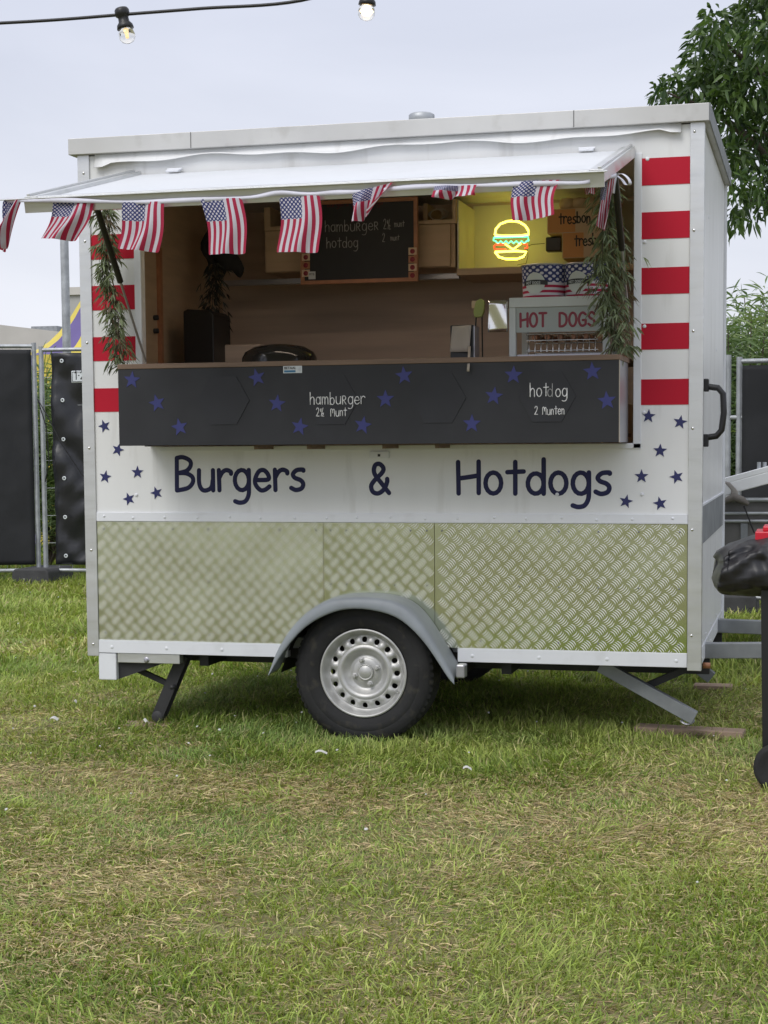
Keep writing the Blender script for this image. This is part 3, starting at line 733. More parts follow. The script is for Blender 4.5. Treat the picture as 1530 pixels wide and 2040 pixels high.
def leg_assembly():
    t0, t1 = P(368, 1305, .10), P(318, 1425, .10)
    lg = MB(); t0b = Vector(t0)+Vector((-.02, 0, .02))
    lg.bar(Vector(t0)-Vector((0, .025, 0)), Vector(t1)-Vector((0, .025, 0)), .004, .05, up=(1, 0, 0)); lg.bar(Vector(t0)+Vector((0, .025, 0)), Vector(t1)+Vector((0, .025, 0)), .004, .05, up=(1, 0, 0)); lg.bar(t0+Vector((-.023, 0, 0)), t1+Vector((-.023, 0, 0)), .05, .004, up=(1, 0, 0))
    l = lg.build('stabiliser_leg', M['darkmetal'], tr)
    ft = MB(); ft.lathe(Vector((t1.x, t1.y+.03, t1.z-.002)), [(0, 0), (.022, 0), (.026, .003), (.026, .057), (.022, .06), (0, .06)], n=20); ft.build('foot', M['darkmetal'], l)
    st_ = MB(); st_.bar(P(262, 1328, .1), P(335, 1362, .1), .02, .022); st_.lathe(P(345, 1368, .06), [(.010, -.02), (.010, .02), (0, .022)], n=8); st_.build('leg_strut', M['darkmetal'], tr)
leg_assembly()
# right front stabiliser: crossed channels
a = P(1196, 1325, .14); b2 = P(1384, 1430, .14)
q_ = MB(); q_.bar(a, b2, .045, .052); q_.build('stabiliser_leg', M['galvd'], tr, bevel=.002)
q_ = MB(); q_.bar(P(1286, 1368, .2), P(1395, 1320, .2), .03, .028); q_.build('leg_strut', M['darkmetal'], tr)
q_ = MB(); c0 = P(1370, 1436, .14)
q_.tube([c0+Vector((.030*math.cos(t_)*(1-.03*t_), .01*math.sin(t_), .018*math.sin(t_)*(1-.03*t_)+.002)) for t_ in [R(180+20*k) for k in range(30)]], .003, 6); q_.build('spring_coil', M['steelg'], tr)
# far stabiliser
a = P(1375, 1318, 1.35); b2 = P(1418, 1350, 1.35); q_ = MB(); q_.bar(a, b2, .045, .055); q_.build('stabiliser_leg', M['galvd'], tr, bevel=.002)
# drawbar beams
z1_ = P(1470, 1297, .35).z; z2_ = P(1470, 1267, 1.25).z
q_ = MB(); q_.bar((X1-.2, .30, z1_), (3.2, .72, z1_+.01), .05, .062); q_.build('drawbar', M['galvd'], tr, bevel=.003)
q_ = MB(); q_.bar((X1-.2, 1.32, z1_), (3.2, .86, z1_+.01), .05, .062); q_.build('drawbar', M['galvd'], tr, bevel=.003)
q_ = MB(); q_.lathe((X1+.0, .22, .305), [(0, 0), (.012, 0), (.012, .03), (0, .03)], axis=(1, 0, 0), n=10); q_.build('drain_pipe', M['frame'], tr)
# number-plate lamp detail: lock bracket in the middle of wall
p0, p1 = P(737, 899, 0), P(776, 913, 0)
q_ = MB(); q_.box((p0.x, -.012, p1.z), (p1.x, .001, p0.z)); lk = q_.build('hatch_catch', M['white_trim'], tr, bevel=.002)
p = P(757, 907, 0); q_ = MB(); q_.box((p.x-.006, -.0135, p.z-.005), (p.x+.004, -.012, p.z+.005)); q_.build('catch_slot', M['black'], lk)

# ---- stripes, stars, letters
zr = [(316, 370), (423.5, 477), (534, 587), (645, 697), (756, 807)]
for a, b2 in zr:
    zt, zb_ = P(1277, a, 0).z, P(1277, b2, 0).z
    q_ = MB(); q_.box((P(1276, a, 0).x, -.0018, zb_), (X1-.0465, -.0004, zt)); q_.build('red_stripe', M['red'], tr)
    q_ = MB(); q_.box((X0+.0425, -.0018, zb_), (OX0-.031, -.0004, zt)); q_.build('red_stripe', M['red'], tr)
for (px, py) in [(208,849),(235,896),(210,950),(274,941),(257,994),(312,982),(1292,829),(1355,841),(1315,898),(1278,949),(1348,950),(1247,999),(1315,1003)]:
    p = P(px, py, 0); q_ = MB(); star(q_, (p.x, p.z), .028, -.002, -.0003, random.uniform(-.35, .35)); q_.build('star_decal', M['navy'], tr)
# big lettering, one mesh per letter
def bigword(word, pxa, pxb, base_a, base_b, xh, spread):
    a = P(pxa, base_a, 0); b2 = P(pxb, base_b, 0)
    tot = textw(word); sc = xh; sx = (b2.x-a.x-.016)/(tot*sc)
    cx_ = 0
    for ch_ in word:
        q_ = MB(); x = a.x+.008+cx_*sc*sx; write(q_, ch_, x, a.z+(b2.z-a.z)*(x-a.x)/(b2.x-a.x), -.0006, sc, .0093, sx=sx, d=.001); q_.build('letter', M['lettering'], tr)
        cx_ += FT[ch_][0]+.08
zbL = P(480, 976, 0)
bigword('Burgers', 349, 608, 977, 976, .083, 1); bigword('&', 735, 780, 982, 982, .078, 1); bigword('Hotdogs', 909, 1218, 983, 984, .083, 1)

# ---- serving hatch
HH = Vector((0, -.012, 2.318)); HF = Vector((0, -.98, 2.083)); hd = (HF-HH); hl = hd.length; hd.normalize(); hn = Vector((1, 0, 0)).cross(hd); 
if hn.z < 0: hn = -hn
HX0, HX1 = -1.048, 1.022
HM = Matrix(((1, hd.x, hn.x, 0), (0, hd.y, hn.y, HH.y), (0, hd.z, hn.z, HH.z), (0, 0, 0, 1)))
def hp(x, s, t_): return HM @ Vector((x, s*hl, t_))
q_ = MB(); q_.box((HX0+.05, 0.01, -.03), (HX1-.05, hl-.03, -.006), HM); hatch = q_.build('serving_hatch', M['hatchwhite'], tr)
hatch['label'] = 'open white serving hatch with aluminium edge frame'
for nm, a, b2 in (('hatch_frame', (HX0, 0, -.035), (HX0+.05, hl, .008)), ('hatch_frame', (HX1-.05, 0, -.035), (HX1, hl, .008)), ('hatch_frame', (HX0+.05, hl-.035, -.035), (HX1-.05, hl, .006))):
    q_ = MB(); q_.box(a, b2, HM); q_.build(nm, M['alu'], hatch, bevel=.002)
q_ = MB(); q_.box((HX0+.01, 0, .008), (HX0+.022, hl, .016), HM); q_.box((HX1-.022, 0, .008), (HX1-.01, hl, .016), HM); q_.box((HX0-.10, hl-.012, -.001), (HX1+.01, hl+.022, .003), HM)
q_.box((HX0+.0, hl+.0005, -.05), (HX1, hl+.008, -.002), HM); q_.build('hatch_lip', M['alu'], hatch, bevel=.001)
for px in (345, 1168):
    x = P(px, 330, -.03).x; q_ = MB(); q_.box((x-.028, .0, .0), (x+.028, .035, .008), HM); q_.tube([hp(x-.032, .0, .008), hp(x+.032, .0, .008)], .006, 8); q_.build('hatch_hinge', M['white_trim'], hatch, bevel=.002)
# struts
def strut(xx, pxt, pyt, pxb, pyb):
    b2 = P(pxb, pyb, -.01); top = hp(xx, .52, -.04)
    m_ = top.lerp(Vector((xx, -.01, b2.z)), .5); e_ = Vector((xx, -.01, b2.z))
    q_ = MB(); q_.tube([top, m_], .0125, 10); o = q_.build('gas_strut', M['black'], tr); q_ = MB(); q_.tube([m_, e_], .005, 8); q_.build('strut_rod', M['steelg'], o)
strut(-.995, 232, 405, 297, 720); strut(1.0, 1222, 340, 1250, 640)

# ---- counter
CY = -.32
cz1 = P(700, 727, CY).z; cz0 = P(700, 885, CY).z; cx0 = P(236, 800, CY).x; cx1 = P(1233, 800, CY).x
ct = thing('serving_counter', 'black chalkboard fronted serving counter with blue stars and wooden top edge', 'counter', (0, CY, cz0))
q_ = MB(); q_.box((cx0, CY, cz0), (cx1, CY+.018, cz1)); fb = q_.build('front_board', M['board'], ct, bevel=.001)
q_ = MB(); q_.box((cx0-.001, CY-.003, cz1+.0005), (cx1+.004, .34, cz1+.020)); q_.build('counter_top', M['edge'], ct, bevel=.002)
q_ = MB(); q_.box((cx1-.018, CY+.0185, cz0), (cx1, -.005, cz1)); q_.build('side_board', M['steelg'], ct)
q_ = MB(); q_.box((cx0, CY+.0185, cz0), (cx0+.018, -.005, cz1)); q_.build('side_board', M['edge'], ct)
q_ = MB(); q_.box((cx1+.0002, CY-.001, cz0), (cx1+.003, CY+.006, cz1)); q_.build('edge_band', M['paper'], ct)
q_ = MB(); q_.box((cx0+.1, CY+.02, cz0+.02), (cx1-.02, .3, cz0+.035)); q_.build('lower_shelf', M['edge'], ct)
for px in (770, 875, 515, 620): 
    x = P(px, 887, -.2).x; q_ = MB(); q_.box((x-.012, -.22, cz0-.018), (x+.004, -.02, cz0+.019)); q_.build('batten', M['edge'], ct)
for (px, py) in [(263,757),(313,803),(358,851),(512,752),(552,804),(597,850),(723,847),(768,795),(805,748),(940,844),(984,789),(1023,747),(1180,740),(1209,798)]:
    p = P(px, py, CY); q_ = MB(); star(q_, (p.x, p.z), .036, CY-.0016, CY-.0002, random.uniform(-.25, .25)); q_.build('star_decal', M['starblue'], ct)
for px, py in ((445, 798), (660, 797), (873, 793), (1090, 790)):
    p = P(px, py, CY); poly = [(p.x+.108*math.cos(R(60*k)), p.z+.108*math.sin(R(60*k))) for k in range(6)]; poly.reverse()
    q_ = MB(); q_.prism(poly, CY-.003, CY-.0003); q_.build('hexagon_panel', M['board2'], ct)
def chalk(word, px, py, xh, r, y, m, par, sx=1, slope=0, wob=.05, name='chalk_writing'):
    p = P(px, py, y); q_ = MB(); write(q_, word, p.x, p.z, y, xh, r, sx=sx, slope=slope, wob=wob); return q_.build(name, m, par)
yc = CY-.0036
chalk('hambuRger', 618, 806, .0285, .0016, yc, M['chalk'], ct, sx=.82); chalk('2½', 630, 829, .021, .0014, yc, M['chalk'], ct, sx=.8); chalk('Munt', 659, 829, .021, .0014, yc, M['chalk'], ct, sx=.72)
chalk('hot', 1056, 790, .031, .0017, yc, M['chalk'], ct, sx=.78); chalk('d', 1091, 790, .029, .0016, yc, M['chalk2'], ct, sx=.8); chalk('og', 1107, 790, .029, .0018, yc, M['chalk'], ct, sx=.8)
chalk('2', 1065, 826, .020, .0014, yc, M['chalk'], ct, sx=.8); chalk('Munten', 1081, 826, .020, .0014, yc, M['chalk'], ct, sx=.65)
p = P(583, 736, CY); q_ = MB(); q_.box((p.x-.038, CY-.0012, p.z-.014), (p.x+.038, CY-.0002, p.z+.014)); sk = q_.build('payment_sticker', M['sticker'], ct)
bfont('sticker_text', 'BETAAL', .014, (p.x-.034, CY-.0025, p.z+.001), M['black'], ct); 
q_ = MB(); q_.box((p.x-.034, CY-.002, p.z-.011), (p.x+.012, CY-.0013, p.z-.003)); q_.build('sticker_band', M['stickblue'], ct)
q_ = MB()
for k in (1, 2, 3): q_.tube([(p.x+.018+.005*k*math.cos(R(a)), CY-.0018, p.z+.005*k*math.sin(R(a))) for a in range(-40, 41, 20)], .0007, 4)
q_.build('sticker_waves', M['steelg'], ct)

# ---- interior shell
ZF = .40
q_ = MB(); q_.box((X0+T+.001, T+.02, ZB+.031), (X1-T-.001, D-T-.001, ZF)); q_.build('interior_floor', M['galv'], tr)
q_ = MB(); q_.box((X0+T+.001, D-T-.02, ZF), (X1-T-.001, D-T-.002, ZT-.01)); q_.build('interior_back_panel', M['wood'], tr)
q_ = MB(); q_.box((X0+T+.001, T+.002, ZF), (X0+T+.012, D-T-.021, ZT-.01)); lw = q_.build('interior_side_panel', M['woodl'], tr)
q_ = MB(); q_.box((X1-T-.012, T+.002, ZF), (X1-T-.001, D-T-.021, ZT-.01)); q_.build('interior_side_panel', M['wood'], tr)
q_ = MB(); q_.box((X0+T+.013, T+.02, ZT-.04), (X1-T-.013, D-T-.021, ZT-.012)); q_.build('interior_ceiling', M['white'], tr)
q_ = MB(); q_.box((X0+T+.0125, .70, ZF), (X0+T+.03, .73, 2.1)); q_.box((X0+T+.0125, T+.1, 2.08), (X0+T+.03, .70, 2.11)); q_.build('door_frame', M['frame'], tr)
xl = X0+T+.0125
q_ = MB(); q_.lathe((xl, .66, 1.72), [(.012, 0), (.012, .02), (0, .02)], axis=(1, 0, 0), n=10); q_.lathe((xl, .66, 1.78), [(.012, 0), (.012, .02), (0, .02)], axis=(1, 0, 0), n=10); q_.build('door_latch', M['darkmetal'], tr)
la = thing('strip_lamp', 'warm strip lamp fixed above the hatch opening inside the trailer', 'lamp', (0, .12, 2.33))
q_ = MB(); q_.box((-.62, .09, 2.335), (.62, .15, 2.362)); q_.build('lamp_housing', M['white_trim'], la)
q_ = MB(); q_.box((-.60, .10, 2.326), (.60, .14, 2.3345)); q_.build('lamp_tube', mat('lamp_glow', (1, .9, .75), .5, emit=(1, .80, .62), estr=11), la)
# upper cabinet
YB = D-T-.021; YC = 1.18
cab = thing('wall_cabinet', 'pale wood laminate wall cabinet behind the menu board', 'cabinet', (0, YB, 1.9))
ca0, ca1 = P(527, 480, YC).x, P(905, 480, YC).x
zc0 = P(870, 532, YC).z; zc1 = P(870, 446, YC).z; zc2 = 2.33
q_ = MB(); q_.box((ca0, YC+.02, zc0), (ca1, YB-.001, zc1)); q_.build('cabinet_body', M['woodl'], cab)
q_ = MB(); q_.box((ca0, YC, zc1), (ca1+.01, YB-.001, zc1+.018)); q_.box((ca1-.008, YC, zc1+.018), (ca1+.01, YB-.001, zc2)); q_.box((ca0, YC, zc1+.018), (ca0+.03, YB-.001, zc2)); xm = P(838, 420, YC).x; q_.box((xm-.01, YC+.1, zc1+.018), (xm+.01, YB-.001, zc2)); q_.build('open_shelf', M['woodl'], cab)
for xa, xb in ((ca0+.003, ca0+.24), (ca0+.243, ca0+.56), (ca0+.563, ca1-.02)):
    q_ = MB(); q_.box((xa, YC, zc0+.003), (xb, YC+.019, zc1-.003)); q_.build('cabinet_door', M['woodl'], cab, bevel=.001)
q_ = MB(); q_.box((ca0-.25, YC+.1, zc0-.045), (ca1+.0, YC+.14, zc0-.02)); q_.build('light_strip', M['steelg'], cab)
cb = MB(); p = P(870, 428, 1.25)
for k in range(5): cb.tube([p+Vector((.05*math.cos(t_)*(.6+.1*k), .01*k, .025*math.sin(t_)+.002*k)) for t_ in [R(30*j+40*k) for j in range(11)]], .0025, 5)
tag(cb.build('cable_coil', M['paper']), 'loose coil of pale cable on the open shelf of the wall cabinet', 'cable')
# niche with shelf
q_ = MB(); nx0, nx1 = ca1+.011, X1-T-.013; zs_ = P(980, 533, YC).z
q_.box((nx0, YC, zs_-.03), (nx1, YB-.001, zs_)); shf = q_.build('niche_shelf', M['woodl'], tr)
q_ = MB(); q_.box((nx0, YB-.006, zs_+.001), (nx1, YB-.0005, 2.35)); q_.build('niche_back', M['niche'], tr)
q_ = MB(); q_.box((nx0-.0008, YC+.02, zs_-.02), (nx0+.006, YB-.007, 2.33)); q_.build('niche_side', M['niche'], tr)
# neon burger
NY = 1.40
def npth(pts): return [P(x, y, NY) for x, y in pts]
nb = thing('neon_burger_sign', 'glowing neon burger sign in yellow, green and red lit tubes', 'neon sign', P(1019, 517, NY))
bun = [(986,468),(988,456),(997,446),(1010,441),(1021,440),(1034,442),(1046,449),(1052,458),(1053,467),(1040,469),(1000,470),(986,468)]
q_ = MB(); q_.tube(npth(bun), .0052, 8); q_.build('top_bun_tube', M['ny'], nb)
q_ = MB(); q_.tube(npth([(986,502),(994,512),(1008,516),(1030,516),(1043,511),(1049,502),(1030,500),(986,502)]), .0052, 8); q_.build('bottom_bun_tube', M['ny'], nb)
q_ = MB(); q_.tube(npth([(984,473),(1052,471),(1053,480)]), .0045, 8); q_.tube(npth([(984,473),(983,479)]+[(987+5.2*k, 482+(3 if k % 2 else -2)) for k in range(13)]+[(1053,480)]), .0038, 8); q_.build('lettuce_tube', M['ng'], nb)
q_ = MB(); q_.tube(npth([(1006,487),(988,487),(984,491),(986,497),(1008,497)]), .0038, 8); q_.tube(npth([(1042,486),(1050,487),(1051,493),(1045,495)]), .0038, 8); q_.build('patty_tube', M['nr'], nb)
q_ = MB(); q_.tube(npth([(1006,486),(1022,497),(1038,485)]), .0045, 8); q_.build('cheese_tube', M['ny'], nb)
q_ = MB(); q_.tube([P(1045,500,NY), P(1052,490,NY+.02), P(1060,487,NY+.04), P(1085,485,NY+.06)], .0015, 5); q_.tube([P(1050,495,NY), P(1052,510,NY+.02), P(1048,525,NY+.03), P(1030,528,NY)], .0015, 5); q_.build('cable', M['black'], nb)
p0, p1 = P(1087, 501, 1.38), P(1118, 471, 1.38)
q_ = MB(); q_.box((p0.x, 1.38, p0.z), (p1.x, 1.44, p1.z)); tag(q_.build('power_adapter', M['black'], bevel=.006), 'black plastic power adapter beside the neon burger', 'adapter')
# boxes on shelf
YK = 1.30
def kraft(pa, pb, text, tx, ty, label, depth=.2):
    a, b2 = P(*pa, YK), P(*pb, YK)
    o = thing('kraft_box', label, 'box', (a.x, YK, b2.z), 'printed boxes on the niche shelf')
    q_ = MB(); q_.box((a.x, YK, b2.z), (b2.x, YK+depth, a.z)); q_.build('carton', M['box'], o, bevel=.003)
    q_ = MB(); q_.box((a.x+.004, YK-.0012, b2.z+.004), (a.x+(b2.x-a.x)*.45, YK-.0002, a.z-.004)); q_.build('orange_band', M['orange'], o)
    q_ = MB(); pt_ = P(tx, ty, YK); write(q_, text, pt_.x, pt_.z, YK-.0014, .031, .0032, sx=.7, wob=.08); q_.build('brand_text', M['black'], o)
kraft((1120, 463), (1215, 512), 'tresbon', 1145, 489, 'lower kraft and orange box with black handwriting behind the garland')
kraft((1090, 417), (1215, 461), 'tresbon', 1114, 446, 'upper kraft and orange box with black handwriting above the adapter')
a, b2 = P(1105, 375, 1.3), P(1205, 414, 1.3); q_ = MB()
for k in range(5):
    q_.lathe((a.x+.05+k*.055, 1.38, b2.z+.035), [(0, .03), (.03, .024), (.042, 0), (.035, -.025), (0, -.034)], axis=(0, 0, 1), n=14)
tag(q_.build('bun_bag', M['box']), 'bag of brown burger buns lying on top of the kraft boxes', 'buns')
# menu board
YM = 1.10
a, b2 = P(598, 398, YM), P(833, 562, YM)
zt_, zb2 = P(715, 397, YM).z, P(715, 564, YM).z
mn = thing('menu_chalkboard', 'wood framed black menu chalkboard hanging on the wall cabinet', 'menu board', ((a.x+b2.x)/2, YM, zb2))
q_ = MB(); q_.box((a.x+.012, YM, zb2+.012), (b2.x-.012, YM+.01, zt_-.012)); q_.build('board', M['board'], mn)
for bx in (((a.x, zb2), (b2.x, zb2+.018)), ((a.x, zt_-.018), (b2.x, zt_)), ((a.x, zb2+.018), (a.x+.018, zt_-.018)), ((b2.x-.018, zb2+.018), (b2.x, zt_-.018))):
    q_ = MB(); q_.box((bx[0][0], YM-.008, bx[0][1]), (bx[1][0], YM+.012, bx[1][1])); q_.build('frame_rail', M['frame'], mn, bevel=.001)
chalk('hambuRgeR', 648, 462, .032, .0018, YM-.0005, M['chalk2'], mn, sx=.86); chalk('2½', 764, 456, .030, .0016, YM-.0005, M['chalk2'], mn, sx=.6); chalk('munt', 786, 452, .018, .0013, YM-.0005, M['chalk2'], mn, sx=.62)
chalk('hotdog', 651, 494, .030, .0018, YM-.0005, M['chalk2'], mn, sx=.84); chalk('2', 762, 482, .026, .0016, YM-.0005, M['chalk2'], mn, sx=.6); chalk('munt', 778, 479, .016, .0012, YM-.0005, M['chalk2'], mn, sx=.62)
chalk('burgers en hotdogs', 652, 412, .018, .0016, YM-.0005, M['chalkred'], mn, sx=.85)
for pxa in (601, 813):
    for k in range(4 if pxa == 813 else 3):
        p = P(pxa, 494+k*16 if pxa == 813 else 506+k*16, YM); q_ = MB(); q_.box((p.x+.004, YM-.0105, p.z-.033), (p.x+.043, YM-.009, p.z)); q_.build('food_photo', M['frame'] if k % 2 else M['box'], mn)
        q_ = MB(); q_.lathe((p.x+.023, YM-.0105, p.z-.017), [(.012, 0), (.008, .003), (0, .004)], n=10); q_.build('food_print', M['signred'], mn)
p = P(623, 549, YM); q_ = MB(); q_.box((p.x-.017, YM-.0125, p.z-.018), (p.x+.017, YM-.0108, p.z+.018)); q_.build('small_note', M['sticker'], mn); bfont('note_text', 'MTB', .014, (p.x-.015, YM-.0132, p.z-.0), M['black'], mn)

# hot dog warmer
YH = -.06
ctz = cz1+.0205
hx0, hx1 = P(1014, 650, YH).x, P(1214, 650, YH).x; hz = P(1100, 591, YH).z; hzz = P(1100, 611, YH).z; hs = P(1100, 661, YH).z
hm = thing('hot_dog_warmer', 'white hot dog warmer cabinet with red HOT DOGS sign on the counter', 'hot dog warmer', ((hx0+hx1)/2, YH, ctz))
q_ = MB(); q_.box((hx0, YH, hzz), (hx1, YH+.32, hz)); q_.build('top_cover', M['machine'], hm, bevel=.003)
for x in (hx0, hx1-.026):
    for y in (YH+.001, YH+.293): q_ = MB(); q_.box((x, y, ctz), (x+.026, y+.026, hzz-.0005)); q_.build('corner_leg', M['machine'], hm, bevel=.002)
q_ = MB(); q_.box((hx0+.027, YH+.006, hs), (hx1-.027, YH+.012, hzz-.001)); q_.build('sign_panel', M['signglass'], hm)
q_ = MB(); pa = P(1037, 651, YH+.006); write(q_, 'HOT', pa.x, pa.z, YH+.0055, .0335, .0048, sx=.82); pa = P(1115, 650, YH+.006); write(q_, 'DOGS', pa.x, pa.z, YH+.0055, .0335, .0048, sx=.82); q_.build('sign_lettering', M['signred'], hm)
q_ = MB(); q_.box((hx0+.027, YH+.02, ctz), (hx1-.027, YH+.3, ctz+.02)); q_.build('base_tray', M['steelg'], hm)
q_ = MB()
for zz in (ctz+.035, ctz+.075, ctz+.10):
    for y in (YH+.05, YH+.25): q_.tube([(hx0+.06, y, zz), (hx1-.05, y, zz)], .003, 5)
for k in range(12):
    x = hx0+.07+k*(hx1-hx0-.13)/11; q_.tube([(x, YH+.05, ctz+.03), (x, YH+.05, ctz+.10), (x, YH+.25, ctz+.10)], .002, 5)
q_.build('wire_rack', M['steel'], hm)
q_ = MB()
for k in range(6): q_.tube([(hx0+.09+k*.05, YH+.06, ctz+.088), (hx0+.1+k*.05, YH+.24, ctz+.088)], .011, 8)
q_.build('sausages', M['frame'], hm)
p0, p1 = P(972, 662, YH+.02), P(1012, 598, YH+.02)
q_ = MB(); q_.grid(lambda u, v_: Vector((p0.x+(p1.x-p0.x)*u, YH+.02+.006*math.sin(u*4+v_*3), p0.z+(p1.z-p0.z)*v_)), 8, 8); q_.build('steel_flap', M['steel'], hm, solid=.002)
# flag print used by cups and bunting
def flagmat(name, dots=(9, 11), cup=False):
    m = bpy.data.materials.new(name); m.use_nodes = True; n = m.node_tree; b = n.nodes['Principled BSDF']
    uv = n.nodes.new('ShaderNodeUVMap'); sp = n.nodes.new('ShaderNodeSeparateXYZ'); n.links.new(uv.outputs[0], sp.inputs[0])
    def mth(op, a, b_=None):
        x = n.nodes.new('ShaderNodeMath'); x.operation = op
        for i, q in enumerate((a, b_)):
            if q is None: continue
            if isinstance(q, (int, float)): x.inputs[i].default_value = q
            else: n.links.new(q, x.inputs[i])
        return x.outputs[0]
    U, Vv = sp.outputs[0], sp.outputs[1]
    st_ = mth('MODULO', mth('FLOOR', mth('MULTIPLY', U, 13)), 2)   # 0 red, 1 white
    c1 = n.nodes.new('ShaderNodeMixRGB'); c1.inputs[1].default_value = (.42, .02, .065, 1); c1.inputs[2].default_value = (.66, .64, .70, 1); n.links.new(st_, c1.inputs[0])
    # stars: staggered dot rows
    a = mth('MULTIPLY', U, 13/7*(3.0 if cup else 5.5)); bb = mth('MULTIPLY', mth('SUBTRACT', 4 if cup else 1, Vv), 5.0 if cup else 4.5/.4)
    def dots(ox, oy):
        fa = mth('SUBTRACT', mth('FRACT', mth('ADD', a, ox)), .5); fb = mth('SUBTRACT', mth('FRACT', mth('ADD', bb, oy)), .5)
        return mth('LESS_THAN', mth('ADD', mth('MULTIPLY', fa, fa), mth('MULTIPLY', fb, fb)), .055)
    dd = mth('MAXIMUM', dots(0, 0), dots(.5, .5))
    c2 = n.nodes.new('ShaderNodeMixRGB'); c2.inputs[1].default_value = (.035, .045, .17, 1); c2.inputs[2].default_value = (.66, .64, .70, 1); n.links.new(dd, c2.inputs[0])
    inc = mth('MULTIPLY', mth('LESS_THAN', U, 7/13), mth('GREATER_THAN', Vv, .6))
    if cup: inc = mth('LESS_THAN', U, 7/13)
    c3 = n.nodes.new('ShaderNodeMixRGB'); n.links.new(inc, c3.inputs[0]); n.links.new(c1.outputs[0], c3.inputs[1]); n.links.new(c2.outputs[0], c3.inputs[2])
    nzt = n.nodes.new('ShaderNodeTexNoise'); nzt.inputs['Scale'].default_value = 400; bp = n.nodes.new('ShaderNodeBump'); bp.inputs['Strength'].default_value = .2; bp.inputs['Distance'].default_value = .001
    n.links.new(nzt.outputs[0], bp.inputs['Height']); n.links.new(bp.outputs[0], b.inputs['Normal'])
    b.inputs['Roughness'].default_value = .8; n.links.new(c3.outputs[0], b.inputs['Base Color'])
    if not cup:
        t_ = n.nodes.new('ShaderNodeBsdfTranslucent'); ms = n.nodes.new('ShaderNodeMixShader'); ms.inputs[0].default_value = .3; n.links.new(c3.outputs[0], t_.inputs[0])
        n.links.new(b.outputs[0], ms.inputs[1]); n.links.new(t_.outputs[0], ms.inputs[2]); n.links.new(ms.outputs[0], n.nodes['Material Output'].inputs[0])
    return m
M['flag'] = flagmat('flag_cloth'); M['cup'] = flagmat('cup_print', cup=True)
# cups
for j, (pxa, lab) in enumerate(((1084, 'stars and stripes paper bucket with hot dogs badge, left one on the warmer'), (1168, 'stars and stripes paper bucket behind the garland, right one on the warmer'))):
    c = P(pxa, 589, YH+.12); r0, r1, hh = .082, .088, P(1084, 532, YH+.12).z-hz
    o = thing('paper_bucket', lab, 'bucket', (c.x, YH+.12, hz), 'paper buckets on the hot dog warmer')
    q_ = MB(); nn_ = 32; vs_ = []; uv = []
    for row in range(7):
        t_ = row/6
        for k in range(nn_+1):
            a = 2*math.pi*k/nn_; rr_ = r0+(r1-r0)*t_; vs_.append((c.x+rr_*math.cos(a), YH+.12+rr_*math.sin(a), hz+.002+hh*t_)); uv.append(((1-t_)*.98+.01, (k/nn_*8) % 1.0001 if False else k/nn_*3.3))
    q_.add(vs_, [(r_*(nn_+1)+k, r_*(nn_+1)+k+1, (r_+1)*(nn_+1)+k+1, (r_+1)*(nn_+1)+k) for r_ in range(6) for k in range(nn_)], True); q_.uv = uv
    q_.build('bucket_side', M['cup'], o)
    q_ = MB(); q_.lathe((c.x, YH+.12, hz+hh), [(r1, 0), (r1+.004, .003), (r1, .006)], axis=(0, 0, 1), n=32); q_.build('rolled_rim', M['steelg'], o)
    bw = MB()
    def bend(v_, cc=c): 
        a = (v_[0]-cc.x)/r1-math.pi/2-.28; return (cc.x+(r1+.001+(-v_[1]))*math.cos(a), YH+.12+(r1+.001+(-v_[1]))*math.sin(a), v_[2])
    bd = MB(); zc = hz+hh*.45
    bd.add([bend((c.x, 0, zc))]+[bend((c.x+.042*math.cos(R(20*k)), 0, zc+.042*math.sin(R(20*k)))) for k in range(18)], [(0, 1+k, 1+(k+1) % 18) for k in range(18)], True); bd.build('badge', M['machine'], o)
    bd = MB(); bd.grid(lambda u, v2: Vector(bend((c.x-.052+.104*u, -.0012, zc-.009+.018*v2+.004*math.sin(u*3.14)))), 12, 1); bd.build('badge_banner', M['black'], o)
    write(bw, 'HOT DOGS', c.x-.036, zc-.0035, -.002, .0065, .0009, sx=.95, d=.0006, plane=bend); bw.build('badge_text', M['sticker'], o)
# napkin dispenser
YN = -.1
a, b2 = P(897, 713, YN), P(943, 647, YN)
o = thing('napkin_dispenser', 'black napkin dispenser with a beige napkin hanging over the counter edge', 'napkin dispenser', (a.x, YN, ctz))
q_ = MB(); q_.box((a.x, YN, ctz), (b2.x, YN+.10, b2.z)); q_.build('dispenser_body', M['black'], o, bevel=.004)
q_ = MB(); q_.box((b2.x+.0005, YN+.003, ctz), (b2.x+.004, YN+.097, b2.z-.004)); q_.build('side_panel', M['steelg'], o)
q_ = MB(); pp_ = [P(901, 650, YN-.01), P(939, 648, YN-.01), P(935, 701, YN-.02), P(896, 701, YN-.02)]
q_.grid(lambda u, v_: (pp_[0].lerp(pp_[1], u)).lerp(pp_[3].lerp(pp_[2], u), v_)+Vector((0, .006*math.sin(u*6), 0)), 8, 6); q_.build('napkin', M['paper'], o, solid=.003)
q_ = MB(); q_.grid(lambda u, v_: P(933+5*u-3*v_, 690+50*v_, YN-.03-.21*min(1, v_*1.3))+Vector((0, .002*math.sin(u*6), 0)), 3, 8); q_.build('napkin_tail', M['paper'], o, solid=.002)
